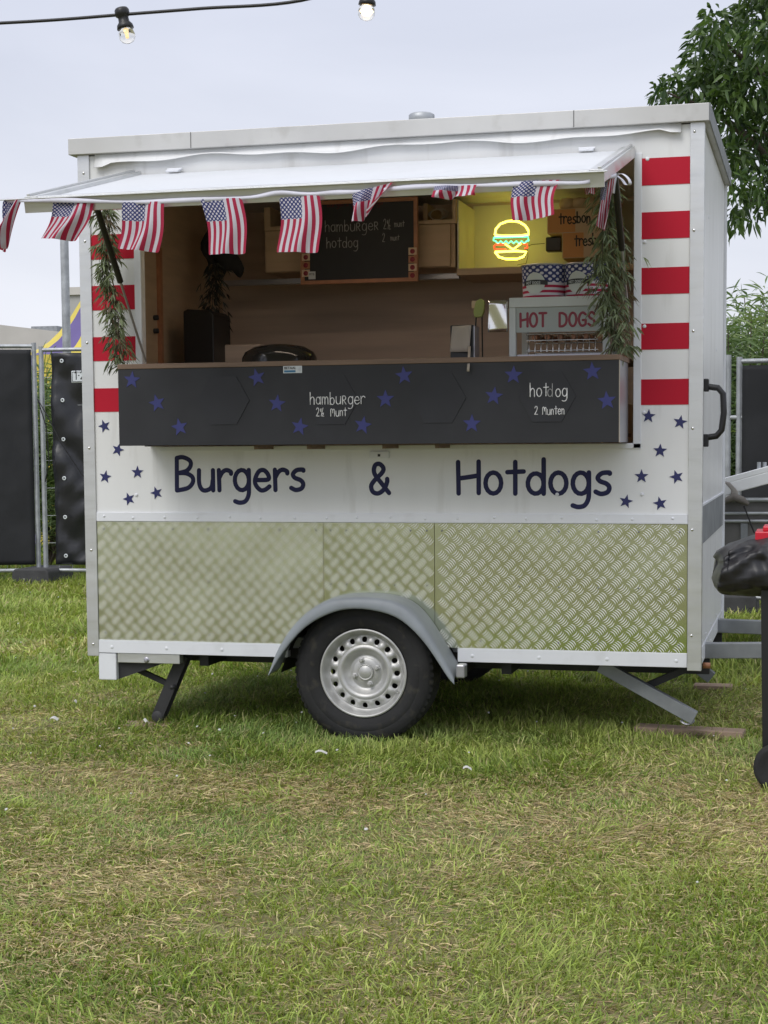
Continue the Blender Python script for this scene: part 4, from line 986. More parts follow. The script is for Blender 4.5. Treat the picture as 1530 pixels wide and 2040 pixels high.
# clip card
p0, p1 = P(943, 632, .1), P(965, 600, .1)
o = thing('order_clip', 'yellow green clip holding a card above the napkin dispenser', 'clip', (p0.x, .1, ctz))
q_ = MB(); q_.prism([(p0.x, p0.z+.02), (p0.x+.004, p0.z), (p1.x-.012, p0.z), (p1.x-.003, p0.z+.02), (p1.x, p1.z), (p1.x-.015, p1.z+.012), (p0.x+.01, p1.z)], .1, .12); q_.build('clip_body', M['greenclip'], o, bevel=.002)
q_ = MB(); q_.tube([(p0.x+.01, .11, p0.z+.01), (p0.x-.002, .11, ctz)], .003, 6); q_.tube([(p1.x-.012, .11, p0.z+.01), (p1.x-.01, .11, ctz)], .003, 6); q_.build('clip_rod', M['black'], o)
q_ = MB(); q_.box((p0.x-.012, .125, p1.z-.025), (p0.x+.02, .128, p1.z+.005)); q_.build('card', M['box'], o)
# dark box, tray, kettle lid
a, b2 = P(366, 700, .75), P(425, 618, .75)
q_ = MB(); q_.prism([(a.x, 1.0), (b2.x, 1.0), (b2.x, b2.z-.02), (b2.x-.02, b2.z), (a.x+.02, b2.z+.008), (a.x, b2.z)], .75, .98)
tag(q_.build('coffee_machine', M['black'], bevel=.005), 'tall black appliance standing at the left end inside the trailer', 'appliance')
a, b2 = P(425, 705, .9), P(520, 685, .9); q_ = MB(); q_.box((a.x, .9, 1.4), (b2.x, 1.25, b2.z)); tag(q_.build('wooden_tray', M['wood'], bevel=.01), 'low brown tray beside the tall black appliance', 'tray')
c = P(557, 718, .45); q_ = MB(); q_.lathe((c.x, .45, c.z-.04), [(.165, 0), (.163, .05), (.15, .075), (.11, .098), (.05, .108), (0, .11)], axis=(0, 0, 1), n=40); ko = q_.build('pan_lid', mat('gloss_black', (.02, .02, .02), .12)); tag(ko, 'shiny black domed pan lid just above the wooden counter edge', 'pan lid')
wb = MB(); wb.box((X0+T+.05, .5, ZF+.001), (X1-T-.3, 1.1, 1.36)); tag(wb.build('work_counter', M['woodl'], bevel=.004), 'brown work counter inside the trailer under the tray', 'counter')

# ---- foliage helpers
def leaves(anchor, dirs, length, width, tint, fold=.25, droop=.5, seed=0):
    """anchor (n,3), dirs (n,3) unit: pointed leaves, 8 verts 3 quads x 2 halves"""
    r = np.random.default_rng(seed); nn = len(anchor); ln_ = length*r.uniform(.65, 1.25, nn); wd = width*r.uniform(.7, 1.2, nn)
    d = dirs/np.linalg.norm(dirs, axis=1)[:, None]
    rn = r.normal(size=(nn, 3)); s_ = np.cross(d, rn); s_ /= np.linalg.norm(s_, axis=1)[:, None]; u_ = np.cross(s_, d)
    V = np.empty((nn, 9, 3)); ts = [0, .35, .7, 1.0]; ws = [.05, 1, .72, 0]
    k = 0
    for t_, w_ in zip(ts, ws):
        c = anchor+d*(ln_*t_)[:, None]+np.array([0, 0, -1])*(droop*ln_*t_*t_)[:, None]
        if w_ > 0:
            V[:, k] = c-s_*(wd*w_/2)[:, None]+u_*(wd*w_*fold)[:, None]; V[:, k+1] = c; 
            V[:, k+2] = c+s_*(wd*w_/2)[:, None]+u_*(wd*w_*fold)[:, None]
            k += 3
    # tip appended by reusing index layout: rows 0,1,2 (3 verts each)
    tip = anchor+d*ln_[:, None]+np.array([0, 0, -1])*(droop*ln_)[:, None]
    V = np.concatenate([V, tip[:, None, :], tip[:, None, :]], 1)   # 11 verts
    b0 = (np.arange(nn)*11)[:, None]
    F = np.concatenate([b0+np.array([[0, 1, 4, 3]]), b0+np.array([[1, 2, 5, 4]]), b0+np.array([[3, 4, 7, 6]]), b0+np.array([[4, 5, 8, 7]]), b0+np.array([[6, 7, 9, 10]]), b0+np.array([[7, 8, 10, 9]])])
    T = np.repeat(tint[:, None, :], 11, 1)
    return V.reshape(-1, 3), F, T.reshape(-1, 3)
def fix_tri(V, F): return V, F

# garlands
def garland(name, label, pts, n_l, spread, tone, group, m='garl', Ln=.042):
    pts = [Vector(p) for p in pts]
    o = thing(name, label, 'garland', pts[0], group)
    stm = MB(); strands = []
    for k in range(7):
        path = [p+Vector((random.gauss(0, spread*.5), random.gauss(0, spread*.4), 0))*(min(1, i*.6)) for i, p in enumerate(pts)]
        endk = random.choice([len(path), len(path), len(path)-1]) if len(path) > 3 else len(path)
        path = [Vector(q) for q in smooth_path([tuple(q) for q in path[:endk]], 6)]
        strands.append(path); stm.tube(path, .0014, 4)
    stm.build('stem', M['bark'], o)
    A, Dd, C = [], [], []
    for k in range(n_l):
        path = random.choice(strands); t_ = random.random()*(len(path)-1); i = int(t_); p = path[i].lerp(path[min(i+1, len(path)-1)], t_-i)
        a = random.uniform(0, 6.28); rad = abs(random.gauss(0, spread*.5))
        q = p+Vector((math.cos(a)*rad, math.sin(a)*rad*.7, random.uniform(-.02, .02)))
        # sprig of three leaflets
        cc = np.array(tone)*random.uniform(.55, 1.6)
        if random.random() < .12: cc = np.array([.14, .11, .07])
        for s_ in range(3):
            dd = Vector((math.cos(a+.7*(s_-1)), math.sin(a+.7*(s_-1)), random.uniform(-1.5, -.2))); A.append(q); Dd.append(dd); C.append(cc)
    V, F, Tn = leaves(np.array([list(q) for q in A]), np.array([list(q) for q in Dd]), Ln, .0075, np.array(C), droop=.3, seed=len(A))
    fastmesh('leaves', V, F, Tn, M[m], o, origin=pts[0], smooth=False)
    return o
garland('leaf_garland', 'long green bamboo leaf garland hanging over the left red stripes', [P(207, 408, -.14), P(212, 480, -.14), P(218, 550, -.13), P(230, 620, -.12), P(236, 680, -.12), P(238, 722, -.12)], 330, .042, (.15, .185, .10), 'leaf garlands at the hatch')
garland('leaf_garland', 'thick green bamboo leaf garland hanging at the right over the hot dog warmer', [P(1208, 372, -.2), P(1203, 440, -.2), P(1208, 520, -.2), P(1216, 590, -.19), P(1224, 650, -.19), P(1226, 700, -.19)], 480, .056, (.18, .22, .125), 'leaf garlands at the hatch')
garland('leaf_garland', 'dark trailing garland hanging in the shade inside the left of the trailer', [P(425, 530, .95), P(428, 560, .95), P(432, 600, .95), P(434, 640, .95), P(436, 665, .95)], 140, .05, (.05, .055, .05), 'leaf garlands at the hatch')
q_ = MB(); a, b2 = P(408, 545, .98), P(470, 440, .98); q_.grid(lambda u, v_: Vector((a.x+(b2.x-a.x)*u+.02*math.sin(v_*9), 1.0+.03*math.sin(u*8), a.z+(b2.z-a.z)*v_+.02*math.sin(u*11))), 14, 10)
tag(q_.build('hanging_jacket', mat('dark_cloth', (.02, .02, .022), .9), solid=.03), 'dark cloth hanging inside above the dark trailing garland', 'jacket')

# ---- bunting
fl_y = -.99
ribpts = [(8, 400, -.99), (60, 399, -1.0), (150, 400, -1.0), (300, 402, -1.0), (480, 394, -1.0), (560, 385, -1.0), (640, 386, -1.0), (720, 381, -1.0), (850, 372, -1.0), (1000, 368, -1.0), (1150, 364, -1.0), (1190, 357, -.93), (1228, 349, -.72)]
bu = thing('ribbon_tape', 'white bunting tape tied along the hatch edge, ending in a bow at the right', 'ribbon', P(600, 390, -1))
rp = [P(*q) for q in ribpts]; q_ = MB()
rp = [Vector(v_) for v_ in smooth_path([tuple(v_) for v_ in rp], 6)]; nr = len(rp)
q_.add([v_+Vector((0, 0, .007+.003*math.sin(i*.7))) for i, v_ in enumerate(rp)]+[v_+Vector((0, .004*math.sin(i*.9), -.007)) for i, v_ in enumerate(rp)], [(i, i+1, nr+i+1, nr+i) for i in range(nr-1)], True); q_.build('tape', M['ribbon'], bu, solid=.001)
q_ = MB()
def strip(path, w=.012):
    k = len(path); q_.add([Vector(v_)+Vector((w*.3, w*.5, 0)) for v_ in path]+[Vector(v_)-Vector((w*.5, w*.3, .0)) for v_ in path], [(i, i+1, k+i+1, k+i) for i in range(k-1)], True)
def sp(pts): return [Vector(v_) for v_ in smooth_path([tuple(P(*q)) for q in pts], 5)]
strip(sp([(1228,349,-.7),(1240,346,-.71),(1252,355,-.72),(1256,366,-.72),(1248,368,-.7),(1240,358,-.69),(1228,349,-.69)])); strip(sp([(1228,349,-.7),(1224,365,-.71),(1222,385,-.7)])); strip(sp([(1228,349,-.7),(1218,358,-.7),(1208,356,-.69),(1216,347,-.7),(1228,349,-.7)]))
q_.build('bow', M['ribbon'], bu, solid=.001)
FL = [  # TL TR BR BL , y, fold, label
 ((10,400),(44,399),(6,492),(-4,500), -.99, .05, 'twisted narrow stars and stripes flag at the far left hatch corner'),
 ((108,402),(188,402),(153,480),(78,474), -.99, .02, 'stars and stripes flag slanting left, hanging over open sky'),
 ((248,403),(331,401),(315,503),(231,494), -1.0, .016, 'stars and stripes flag in front of the left gas strut'),
 ((402,397),(484,394),(491,505),(415,507), -1.0, .014, 'stars and stripes flag hanging straight, left of the wall cabinet'),
 ((558,394),(638,388),(637,503),(551,502), -1.0, .012, 'stars and stripes flag hanging straight over the left edge of the menu board'),
 ((700,386),(782,362),(740,420),(706,447), -1.01, .03, 'folded triangular stars and stripes flag above the handwritten menu'),
 ((866,371),(950,368),(949,391),(862,395), -1.01, .03, 'short curled up stars and stripes flag left of the neon burger'),
 ((1022,362),(1112,358),(1103,430),(1019,442), -1.0, .015, 'stars and stripes flag directly above the neon burger'),
 ((1163,366),(1186,362),(1184,386),(1165,386), -.9, .02, 'tiny crumpled flag end tucked under the right hatch corner'),
 ((1196,370),(1224,352),(1206,458),(1189,452), -.75, .03, 'narrow sideways turned flag by the bow at the right hatch corner')]
for i, (tl_, tr_, br_, bl_, y, amp, lab) in enumerate(FL):
    c4 = [P(*tl_, y), P(*tr_, y), P(*br_, y-.02), P(*bl_, y-.02)]; ph = random.uniform(0, 6)
    q_ = MB(); nu, nv = 16, 14; uv = []
    def ff(u, v_):
        p = c4[0].lerp(c4[1], u).lerp(c4[3].lerp(c4[2], u), v_)
        k = amp*(.3+v_)
        sway = (.006*math.sin(v_*5+ph)) if i in (1, 2, 3, 4, 7) else 0
        return p+Vector((sway, k*math.sin(u*7+ph+v_*2.3)+.5*k*math.sin(u*15+v_*3), 0))
    for j in range(nv+1):
        for i2 in range(nu+1): uv.append((i2/nu*.998+.001, 1-j/nv))
    q_.grid(ff, nu, nv); q_.uv = uv
    fo = q_.build('flag', M['flag'], sub=1); tag(fo, lab, 'flag', 'stars and stripes flags of the bunting')

# ---- string lights
def cable(pts, r=.007):
    q_ = MB(); pp = [Vector(v_) for v_ in smooth_path([tuple(P(*q)) for q in pts], 8)]; q_.tube(pp, r, 6); return q_
YL = -1.3
cb = cable([(-500, 60, YL), (-200, 55, YL), (0, 46, YL), (120, 39, YL), (245, 29, YL), (400, 17, YL), (600, 1, YL), (800, -60, YL), (1100, -110, YL)], .0055)
tag(cb.build('light_cable', M['black']), 'black festoon cable crossing the sky at the top left', 'cable')
for (pa, pb, lab) in (((243, 24), (252, 66), 'dim festoon bulb in a black socket on the cable, at left'), ((735, -36), (730, 26), 'lit warm festoon bulb at the top edge, in the middle')):
    a = P(*pa, YL); b2 = P(*pb, YL); axd = (b2-a).normalized()
    o = thing('festoon_lamp', lab, 'lamp', a, 'festoon bulbs on the cable')
    ln_ = (b2-a).length
    k0 = 0 if pa[1] > 0 else .03
    q_ = MB(); q_.lathe(a, [(0, -.012), (.020, -.012), (.024, -.006), (.024, .012), (.017, .018), (.018, ln_*.62-.01), (.026, ln_*.62), (.028, ln_*.62+.012), (.024, ln_*.62+.014), (0, ln_*.62+.014)], axis=axd, n=20); q_.build('socket', M['black'], o)
    b0 = a+axd*(ln_*.62+.012)
    q_ = MB(); q_.lathe(b0, [(.016, 0), (.024, .008), (.027, .020), (.026, .032), (.019, .043), (.008, .048), (0, .049)], axis=axd, n=24); q_.build('bulb', M['glass'], o)
    q_ = MB(); q_.lathe(b0, [(0, .004), (.006, .008), (.014 if pa[1] < 0 else .004, .020), (.009 if pa[1] < 0 else .004, .028), (0, .030)], axis=axd, n=12); q_.build('filament', M['filament'] if pa[1] < 0 else mat('dim_filament', (1, .8, .5), emit=(1, .7, .35), estr=.9), o)

# ================================================================== THINGS ROUND THE TRAILER
# plank under right leg
a = G(1266, 1455, .02); b2 = G(1482, 1466, .02)
q_ = MB(); q_.bar(Vector((a.x, a.y+.03, .02)), Vector((b2.x, b2.y+.03, .018)), .10, .036); tag(q_.build('wooden_plank', M['plank'], bevel=.003), 'brown wooden plank lying in the grass under the right stabiliser leg', 'plank')
a = P(296, 1438, .1); q_ = MB(); q_.bar((a.x-.09, .06, .006), (a.x+.10, .1, .004), .12, .02); tag(q_.build('wooden_pad', M['plank'], bevel=.003), 'thin flat board under the left stabiliser foot', 'board')
a = G(1425, 1368, .02); q_ = MB(); q_.bar((a.x-.1, a.y, .02), (a.x+.08, a.y, .02), .1, .02); tag(q_.build('wooden_pad', M['plank'], bevel=.003), 'small board under the far stabiliser leg by the drawbar', 'board')
# litter
def scrap(px, py, w, h_, lab, rot=0, z=.05):
    p = G(px, py, z); q_ = MB(); c_, s_ = math.cos(rot), math.sin(rot)
    q_.grid(lambda u, v_: p+Vector(((u-.5)*w*c_-(v_-.5)*h_*s_, (u-.5)*w*s_+(v_-.5)*h_*c_, .006*math.sin(u*4)+.006*(v_-.3))), 4, 3, False); tag(q_.build('paper_scrap', M['petal'], solid=.001), lab, 'litter', 'paper scraps in the grass')
scrap(108, 1432, .036, .018, 'crumpled white paper scrap in the worn grass at the left'); scrap(292, 1437, .018, .045, 'folded pale paper scrap at the left stabiliser foot', .6)
scrap(931, 1531, .03, .007, 'thin white paper strip in the grass right of the wheel', .2); scrap(640, 1499, .045, .008, 'pale flat strip in the grass just left below the wheel', .1)
scrap(150, 1398, .014, .012, 'small white scrap in the grass near the left fence'); 

# barbecue with black cover, right edge
BY = -.66
bx = P(1530, 1150, BY)
bq = thing('covered_barbecue', 'barbecue under a creased black vinyl cover cut off by the right frame edge', 'barbecue', (bx.x+.1, BY+.2, 0))
prof = [(1426,1108,1158),(1432,1098,1172),(1441,1093,1180),(1456,1082,1183),(1475,1074,1184),(1500,1067,1185),(1530,1062,1186),(1580,1056,1188),(1650,1054,1190),(1740,1060,1190),(1780,1080,1182),(1800,1110,1165)]
q_ = MB(); ring = 48; vs_ = []
fine = []
for i in range(len(prof)-1):
    for k in range(5): fine.append(tuple(prof[i][j]+(prof[i+1][j]-prof[i][j])*k/5 for j in range(3))+(i+k/5,))
fine.append(prof[-1]+(len(prof)-1.0,))
for px, t_, b3, i in fine:
    pt_, pb_ = P(px, t_, BY+.18), P(px, b3, BY+.18); cz = (pt_.z+pb_.z)/2; hz_ = (pt_.z-pb_.z)/2; ry = .24*min(1, .35+.3*i) * (1 if i < 9 else (12-i)/3)
    for k in range(ring):
        a = 2*math.pi*k/ring
        sx_, sz_ = math.cos(a), math.sin(a)
        sq = .75
        yy = math.copysign(abs(sx_)**sq, sx_)*ry; zz = math.copysign(abs(sz_)**sq, sz_)*hz_
        wr = .036*(.5-abs(noise.noise(Vector((pt_.x*7+a*1.3, a*1.6, 2))))) + .020*(.5-abs(noise.noise(Vector((pt_.x*16-a*2, a*3, 7)))))-.022
        vs_.append((pt_.x+(.01*math.sin(a*3) if i < 3 else 0), BY+.18+yy*(1+wr*8), cz+zz*(1+wr*3)))
q_.add(vs_, [(i*ring+k, i*ring+(k+1) % ring, (i+1)*ring+(k+1) % ring, (i+1)*ring+k) for i in range(len(fine)-1) for k in range(ring)], True)
q_.add(vs_[:ring], [tuple(reversed(range(ring)))]); q_.add(vs_[-ring:], [tuple(range(ring))]); q_.build('vinyl_cover', M['cover'], bq)
for (px, dy) in ((1524, .02), (1760, .02), (1530, .40), (1760, .40)):
    a = P(px, 1186, BY+dy); q_ = MB(); q_.bar((a.x, BY+dy, a.z+.02), (a.x+.012, BY+dy, .05), .028, .028, up=(0, 1, 0)); q_.build('leg', M['black'], bq, bevel=.002)
for dy in (-.06,):
    c = P(1549, 1508, BY+dy); 
    q_ = MB(); q_.lathe((c.x, BY+dy, .081), [(0, 0), (.02, .002), (.05, -.004), (.066, .004), (.078, 0), (.081, -.008), (.081, -.045), (.077, -.05), (0, -.05)], axis=(0, -1, 0), n=36); q_.build('wheel', M['tyre'], bq)
p = P(1545, 1050, BY+.15); 
q_ = MB(); q_.box((P(1505, 1070, BY+.1).x, BY+.06, P(1505, 1078, BY+.1).z), (P(1505, 1070, BY+.1).x+.22, BY+.26, P(1505, 1058, BY+.1).z)); q_.box((P(1520, 1070, BY+.1).x, BY+.08, P(1505, 1058, BY+.1).z), (P(1520, 1070, BY+.1).x+.18, BY+.24, P(1505, 1048, BY+.1).z)); rb = q_.build('red_tray', M['redplastic'], bevel=.004); tag(rb, 'bright red plastic tray lying on the covered barbecue', 'tray')

# second trailer behind at right
TY = 2.3
a, b2 = P(1436, 1100, TY), P(1436, 1000, TY)
ft = thing('flatbed_trailer', 'grey metal sided flatbed trailer standing behind the drawbar at the right', 'trailer', (a.x+1.2, TY+.5, 0))
x0_ = a.x-.3; z0_, z1_2 = P(1480, 1112, TY).z, P(1480, 996, TY).z
q_ = MB(); q_.box((x0_, TY, z0_), (x0_+3, TY+.03, z1_2)); q_.box((x0_, TY+.031, z0_), (x0_+3, TY+1.4, z0_+.04)); q_.build('side_board', mat('worn_grey_board', (.15, .145, .14), .6, .1, var=.25, vscale=4), ft, bevel=.003)
q_ = MB()
for dz in (0, .07, .11): q_.tube([(x0_, TY-.02, z1_2-dz), (x0_+3, TY-.02, z1_2-dz+.01)], .009 if dz else .012, 8)
q_.build('tie_rail', M['galv'], ft)
for x in (P(1482, 1040, TY).x, P(1482, 1040, TY).x+.9): q_ = MB(); q_.box((x-.015, TY-.02, z0_), (x+.02, TY-.001, z1_2-.12)); q_.build('stake', M['galvd'], ft)
q_ = MB(); q_.lathe((x0_+1.6, TY-.02, .3), [(.12, .0), (.16, .01), (.29, .005), (.3, -.02), (.3, -.16), (.12, -.16)], n=32); q_.build('wheel', M['tyre'], ft)
q_ = MB(); q_.tube([P(1482, 1008, TY-.06), P(1503, 1062, TY-.06)], .004, 5); q_.build('hanging_cord', M['black'], ft)
# ramp lying on it
q_ = MB(); a = P(1380, 992, TY+.1); b2 = P(1640, 921, TY+.1); q_.bar(a+Vector((0, 0, .0)), b2, .3, .06); q_.bar(a+Vector((0, -.12, .045)), b2+Vector((0, -.12, .045)), .06, .03); 
rmp = thing('aluminium_ramp', 'white aluminium beam lying sloped across the flatbed trailer', 'ramp', a); q_.build('beam', mat('pale_aluminium', (.85, .86, .87), .4, .35, var=.05), rmp, bevel=.004)
for px in (1512, 1523): p = P(px, 940, TY); q_ = MB(); q_.tube([p, p+Vector((0, 0, .05))], .01, 8); q_.build('pin', M['galv'], rmp)
q_ = MB(); q_.grid(lambda u, v_: P(1440+14*u+16*min(1, v_*1.6)-(0), 958+22*v_*1.25+3*u, TY-.09), 3, 6); sb = q_.build('lashing_strap', mat('tan_webbing', (.30, .28, .26), .8), solid=.004); tag(sb, 'beige lashing strap wrapped round the aluminium beam', 'strap')
q_ = MB(); q_.tube([P(1440, 1000, TY-.06), P(1462, 990, TY-.09), P(1478, 996, TY-.08), P(1490, 1004, TY-.06)], .022, 8, taper=[.6, 1, .9, .5]); tag(q_.build('rolled_cloth', mat('dirty_cloth', (.16, .145, .13), .9, bump=.4)), 'dirty bundled cloth hanging on the rail of the flatbed trailer', 'cloth')

# ---- fences
def tarp(mb, a, b2, z0, z1, amp, seed):
    a = Vector(a); b2 = Vector(b2); nrm = Vector((-(b2-a).y, (b2-a).x, 0)).normalized()
    def fn(u, v_):
        p = a.lerp(b2, u); z = z0+(z1-z0)*v_; w_ = u*(b2-a).length; d = amp*(noise.fractal(Vector((w_*1.6+seed, z*1.4, seed)), 1, 2, 3)*.6+.9*(.5-abs(noise.noise(Vector((w_*2.6+z*1.9+seed, z*1.1-w_, 3)))*2.2))+.45*(.5-abs(noise.noise(Vector((w_*6-z*5, z*3+w_*2, 9)))*2.2)))
        return Vector((p.x, p.y, z))+nrm*d
    mb.grid(fn, max(8, int((b2-a).length*22)), 44)
def fence(name, label, a, b2, h_, tmat, ta, tb, amp, grommets=False, banner=False, group='temporary site fence panels'):
    a = Vector(a); b2 = Vector(b2); o = thing(name, label, 'fence', ((a.x+b2.x)/2, (a.y+b2.y)/2, 0), group)
    for q in (a, b2): q_ = MB(); q_.tube([q+Vector((0, 0, .03)), q+Vector((0, 0, h_+.03))], .021, 10); q_.build('post', M['galv'], o)
    for z in (.12, h_): q_ = MB(); q_.tube([a+Vector((0, 0, z)), b2+Vector((0, 0, z))], .017, 8); q_.build('rail', M['galv'], o)
    q_ = MB(); Ln = (b2-a).length
    for k in range(1, int(Ln/.12)): p = a.lerp(b2, k*.12/Ln); q_.tube([p+Vector((0, 0, .12)), p+Vector((0, 0, h_))], .002, 4, caps=False)
    for k in range(1, 8): z = .12+(h_-.12)*k/8; q_.tube([a+Vector((0, 0, z)), b2+Vector((0, 0, z))], .002, 4, caps=False)
    q_.build('wire_mesh', M['galv'], o, kind='stuff')
    ca = a.lerp(b2, ta); cb2 = a.lerp(b2, tb); nrm = Vector((0, -.03, 0)); q_ = MB(); tarp(q_, ca+nrm, cb2+nrm, .17, h_-.03, amp, h_*7+a.x); cl = q_.build('cover_sheet', tmat, o, solid=.003)
    if grommets:
        for k in range(6):
            z = .25+(h_-.35)*k/5
            for q2 in ([ca.lerp(cb2, .035)] if True else []):
                q_ = MB(); q_.lathe(q2+Vector((0, -.075, z)), [(.008, 0), (.008, .004), (.018, .004), (.018, 0)], n=12); q_.build('grommet', M['sticker'], cl)
    return o, ca, cb2
FA = G(78, 1163, 0); print('fence base', FA)
fy = FA.y
La = Vector((FA.x-.0, fy, 0)); far_l = P(-560, 1150, fy-1.0); far_l = Vector((far_l.x, fy-1.0, 0))
zt_f = P(60, 690, fy).z
fence('site_fence', 'site fence panel with smooth black mesh cloth at the left frame edge', far_l, La, zt_f, M['meshtarp'], .01, .996, .012)
Rb = Vector((P(92, 1150, fy).x, fy, 0)); Rc = Vector((Rb.x+3.4, fy+.35, 0))
o, ca, cb2 = fence('site_fence', 'site fence panel with creased black tarpaulin and grommets beside the trailer left end', Rb, Rc, P(92, 697, fy).z, M['tarp'], .030, .99, .05, grommets=True)
# banner plate 1.2
p0, p1 = P(144, 763, fy-.07), P(190, 738, fy-.07)
q_ = MB(); q_.box((p0.x, fy-.09, p0.z), (p1.x+.1, fy-.075, p1.z)); bn = q_.build('number_patch', M['sticker'], o, bevel=.02)
q_ = MB(); write(q_, '1.2', p0.x+.035, p0.z+.03, fy-.0905, .045, .0045, sx=1.0); q_.build('patch_number', M['black'], o)
q_ = MB(); rx0, rx1, rz0, rz1 = p0.x+.012, p1.x+.088, p0.z+.01, p1.z-.01
q_.tube([(rx0, fy-.0915, rz0), (rx0, fy-.0915, rz1), (rx1, fy-.0915, rz1), (rx1, fy-.0915, rz0), (rx0, fy-.0915, rz0)], .0025, 4); q_.build('patch_border', M['black'], o)
q_ = MB(); q_.tube([P(75, 795, fy-.1), P(95, 830, fy-.12), P(120, 880, fy-.1), P(170, 955, fy-.06), P(230, 1040, fy-.05)], .005, 5); q_.tube([P(75, 795, fy-.1), P(92, 850, fy-.1), P(98, 920, fy-.06), P(90, 960, fy-.04)], .005, 5)
tag(q_.build('fence_cable', M['black']), 'thin black cables tied to the fence posts left of the trailer', 'cable')
# concrete feet
def foot(x, y, lab):
    q_ = MB(); poly = [(-.36, 0), (.36, 0), (.34, .12), (.29, .145), (-.29, .145), (-.34, .12)]; q_.prism([(x+a_*.5, z_) for a_, z_ in poly], y-.14, y+.36)
    tag(q_.build('fence_block', M['concrete'], bevel=.012), lab, 'fence foot', 'concrete feet of the site fence')
foot((La.x+Rb.x)/2, fy-.1, 'dark concrete fence foot between the two left fence panels')
# right fence
ry = 5.2
r0 = Vector((P(1448, 1100, ry).x, ry, 0)); r1 = Vector((P(1470, 1100, ry).x, ry, 0))
fence('site_fence', 'site fence panel with black cloth mostly hidden behind the trailer right end', Vector((r0.x-3.4, ry+.2, 0)), r0, P(1448, 716, ry).z, M['meshtarp'], .01, .985, .012)
fence('site_fence', 'site fence panel with black cloth at the right frame edge', r1, Vector((r1.x+3.4, ry-.4, 0)), P(1470, 720, ry).z, M['meshtarp'], .006, .99, .014)
foot((r0.x+r1.x)/2, ry-.05, 'dark concrete fence foot behind the flatbed trailer at the right')
q_ = MB(); q_.tube([(r0.x-.02, ry, P(1450, 832, ry).z), (r1.x+.02, ry, P(1450, 832, ry).z)], .016, 8); tag(q_.build('fence_clamp', M['galv']), 'steel clamp joining the two right fence posts', 'clamp')

# ---- background left: pole, tent, buildings
q_ = MB(); a = P(134, 690, 9); tp = P(127, 440, 9); q_.tube([(a.x, 9, 0), (tp.x, 9, tp.z)], .042, 10); tag(q_.build('steel_pole', M['galv']), 'tall grey steel pole behind the left fence', 'pole')
YT = 12
tn = thing('party_tent', 'yellow and purple striped tent roof above the left fence', 'tent', (P(160, 700, YT).x, YT, 0))
apex = P(200, 590, YT)
bz = P(90, 715, YT).z; rad = apex.x-P(82, 700, YT).x; ap = Vector((apex.x, YT, P(170, 628, YT).z+.6))
for k in range(12):
    a0, a1 = 2*math.pi*k/12, 2*math.pi*(k+1)/12
    c0 = Vector((ap.x+rad*1.25*math.cos(a0), YT+rad*1.25*math.sin(a0), bz)); c1 = Vector((ap.x+rad*1.25*math.cos(a1), YT+rad*1.25*math.sin(a1), bz))
    q_ = MB(); q_.grid(lambda u, v_: ap.lerp(c0.lerp(c1, u), v_)-Vector((0, 0, .25*math.sin(v_*3.14))), 3, 8); q_.build('roof_panel', M['tenty'] if k % 2 else M['tentp'], tn)
    q_ = MB(); q_.add([c0, c1, (c1.x, c1.y, 0), (c0.x, c0.y, 0)], [(0, 1, 2, 3)]); q_.build('side_curtain', M['tentp'] if k % 2 else M['tenty'], tn)
q_ = MB(); q_.tube([(ap.x, ap.y, 0), (ap.x, ap.y, ap.z+.1)], .05, 8); q_.build('centre_pole', M['galv'], tn)
YB1 = 60
a, b2 = P(-400, 640, YB1), P(112, 664, YB1); zt1 = P(0, 643, YB1).z; zt2 = P(108, 664, YB1).z
bd1 = thing('flat_roofed_building', 'long pale flat roofed building seen over the left fence', 'building', (a.x, YB1, 0))
q_ = MB(); q_.add([(a.x, YB1, 0), (b2.x, YB1+6, 0), (b2.x, YB1+6, zt2+.15), (a.x, YB1, zt1+1.2), (a.x, YB1+25, 0), (b2.x, YB1+28, 0), (b2.x, YB1+28, zt2+.15), (a.x, YB1+25, zt1+1.2)], [(0, 1, 2, 3), (1, 5, 6, 2), (5, 4, 7, 6), (4, 0, 3, 7), (3, 2, 6, 7)]); q_.build('wall', M['cream'], bd1)
q_ = MB(); p = P(72, 655, YB1+5); q_.box((p.x-.5, YB1+5.5, p.z-.6), (p.x+.8, YB1+7, p.z+.15)); q_.build('roof_unit', M['galvd'], bd1)
YB2 = 45
a = P(139, 588, YB2); zt3 = a.z
bd2 = thing('office_block', 'grey office block with dark windows between the pole and the trailer', 'building', (a.x, YB2, 0))
q_ = MB(); q_.box((a.x, YB2, 0), (a.x+18, YB2+12, zt3)); q_.build('wall', M['creamd'], bd2); 
q_ = MB(); q_.box((a.x-.1, YB2-.1, zt3), (a.x+18.1, YB2+12.1, zt3+.25)); q_.build('roof', M['cream'], bd2)
zw1, zw0 = P(150, 618, YB2).z, P(150, 645, YB2).z
for k in range(12):
    q_ = MB(); x = a.x+.3+k*1.4; q_.box((x, YB2-.02, zw0), (x+1.1, YB2+.05, zw1)); wf = q_.build('window', M['win'], bd2)
    q_ = MB(); q_.box((x-.05, YB2-.06, zw0-.12), (x+1.15, YB2-.021, zw0)); q_.build('sill', M['cream'], wf)

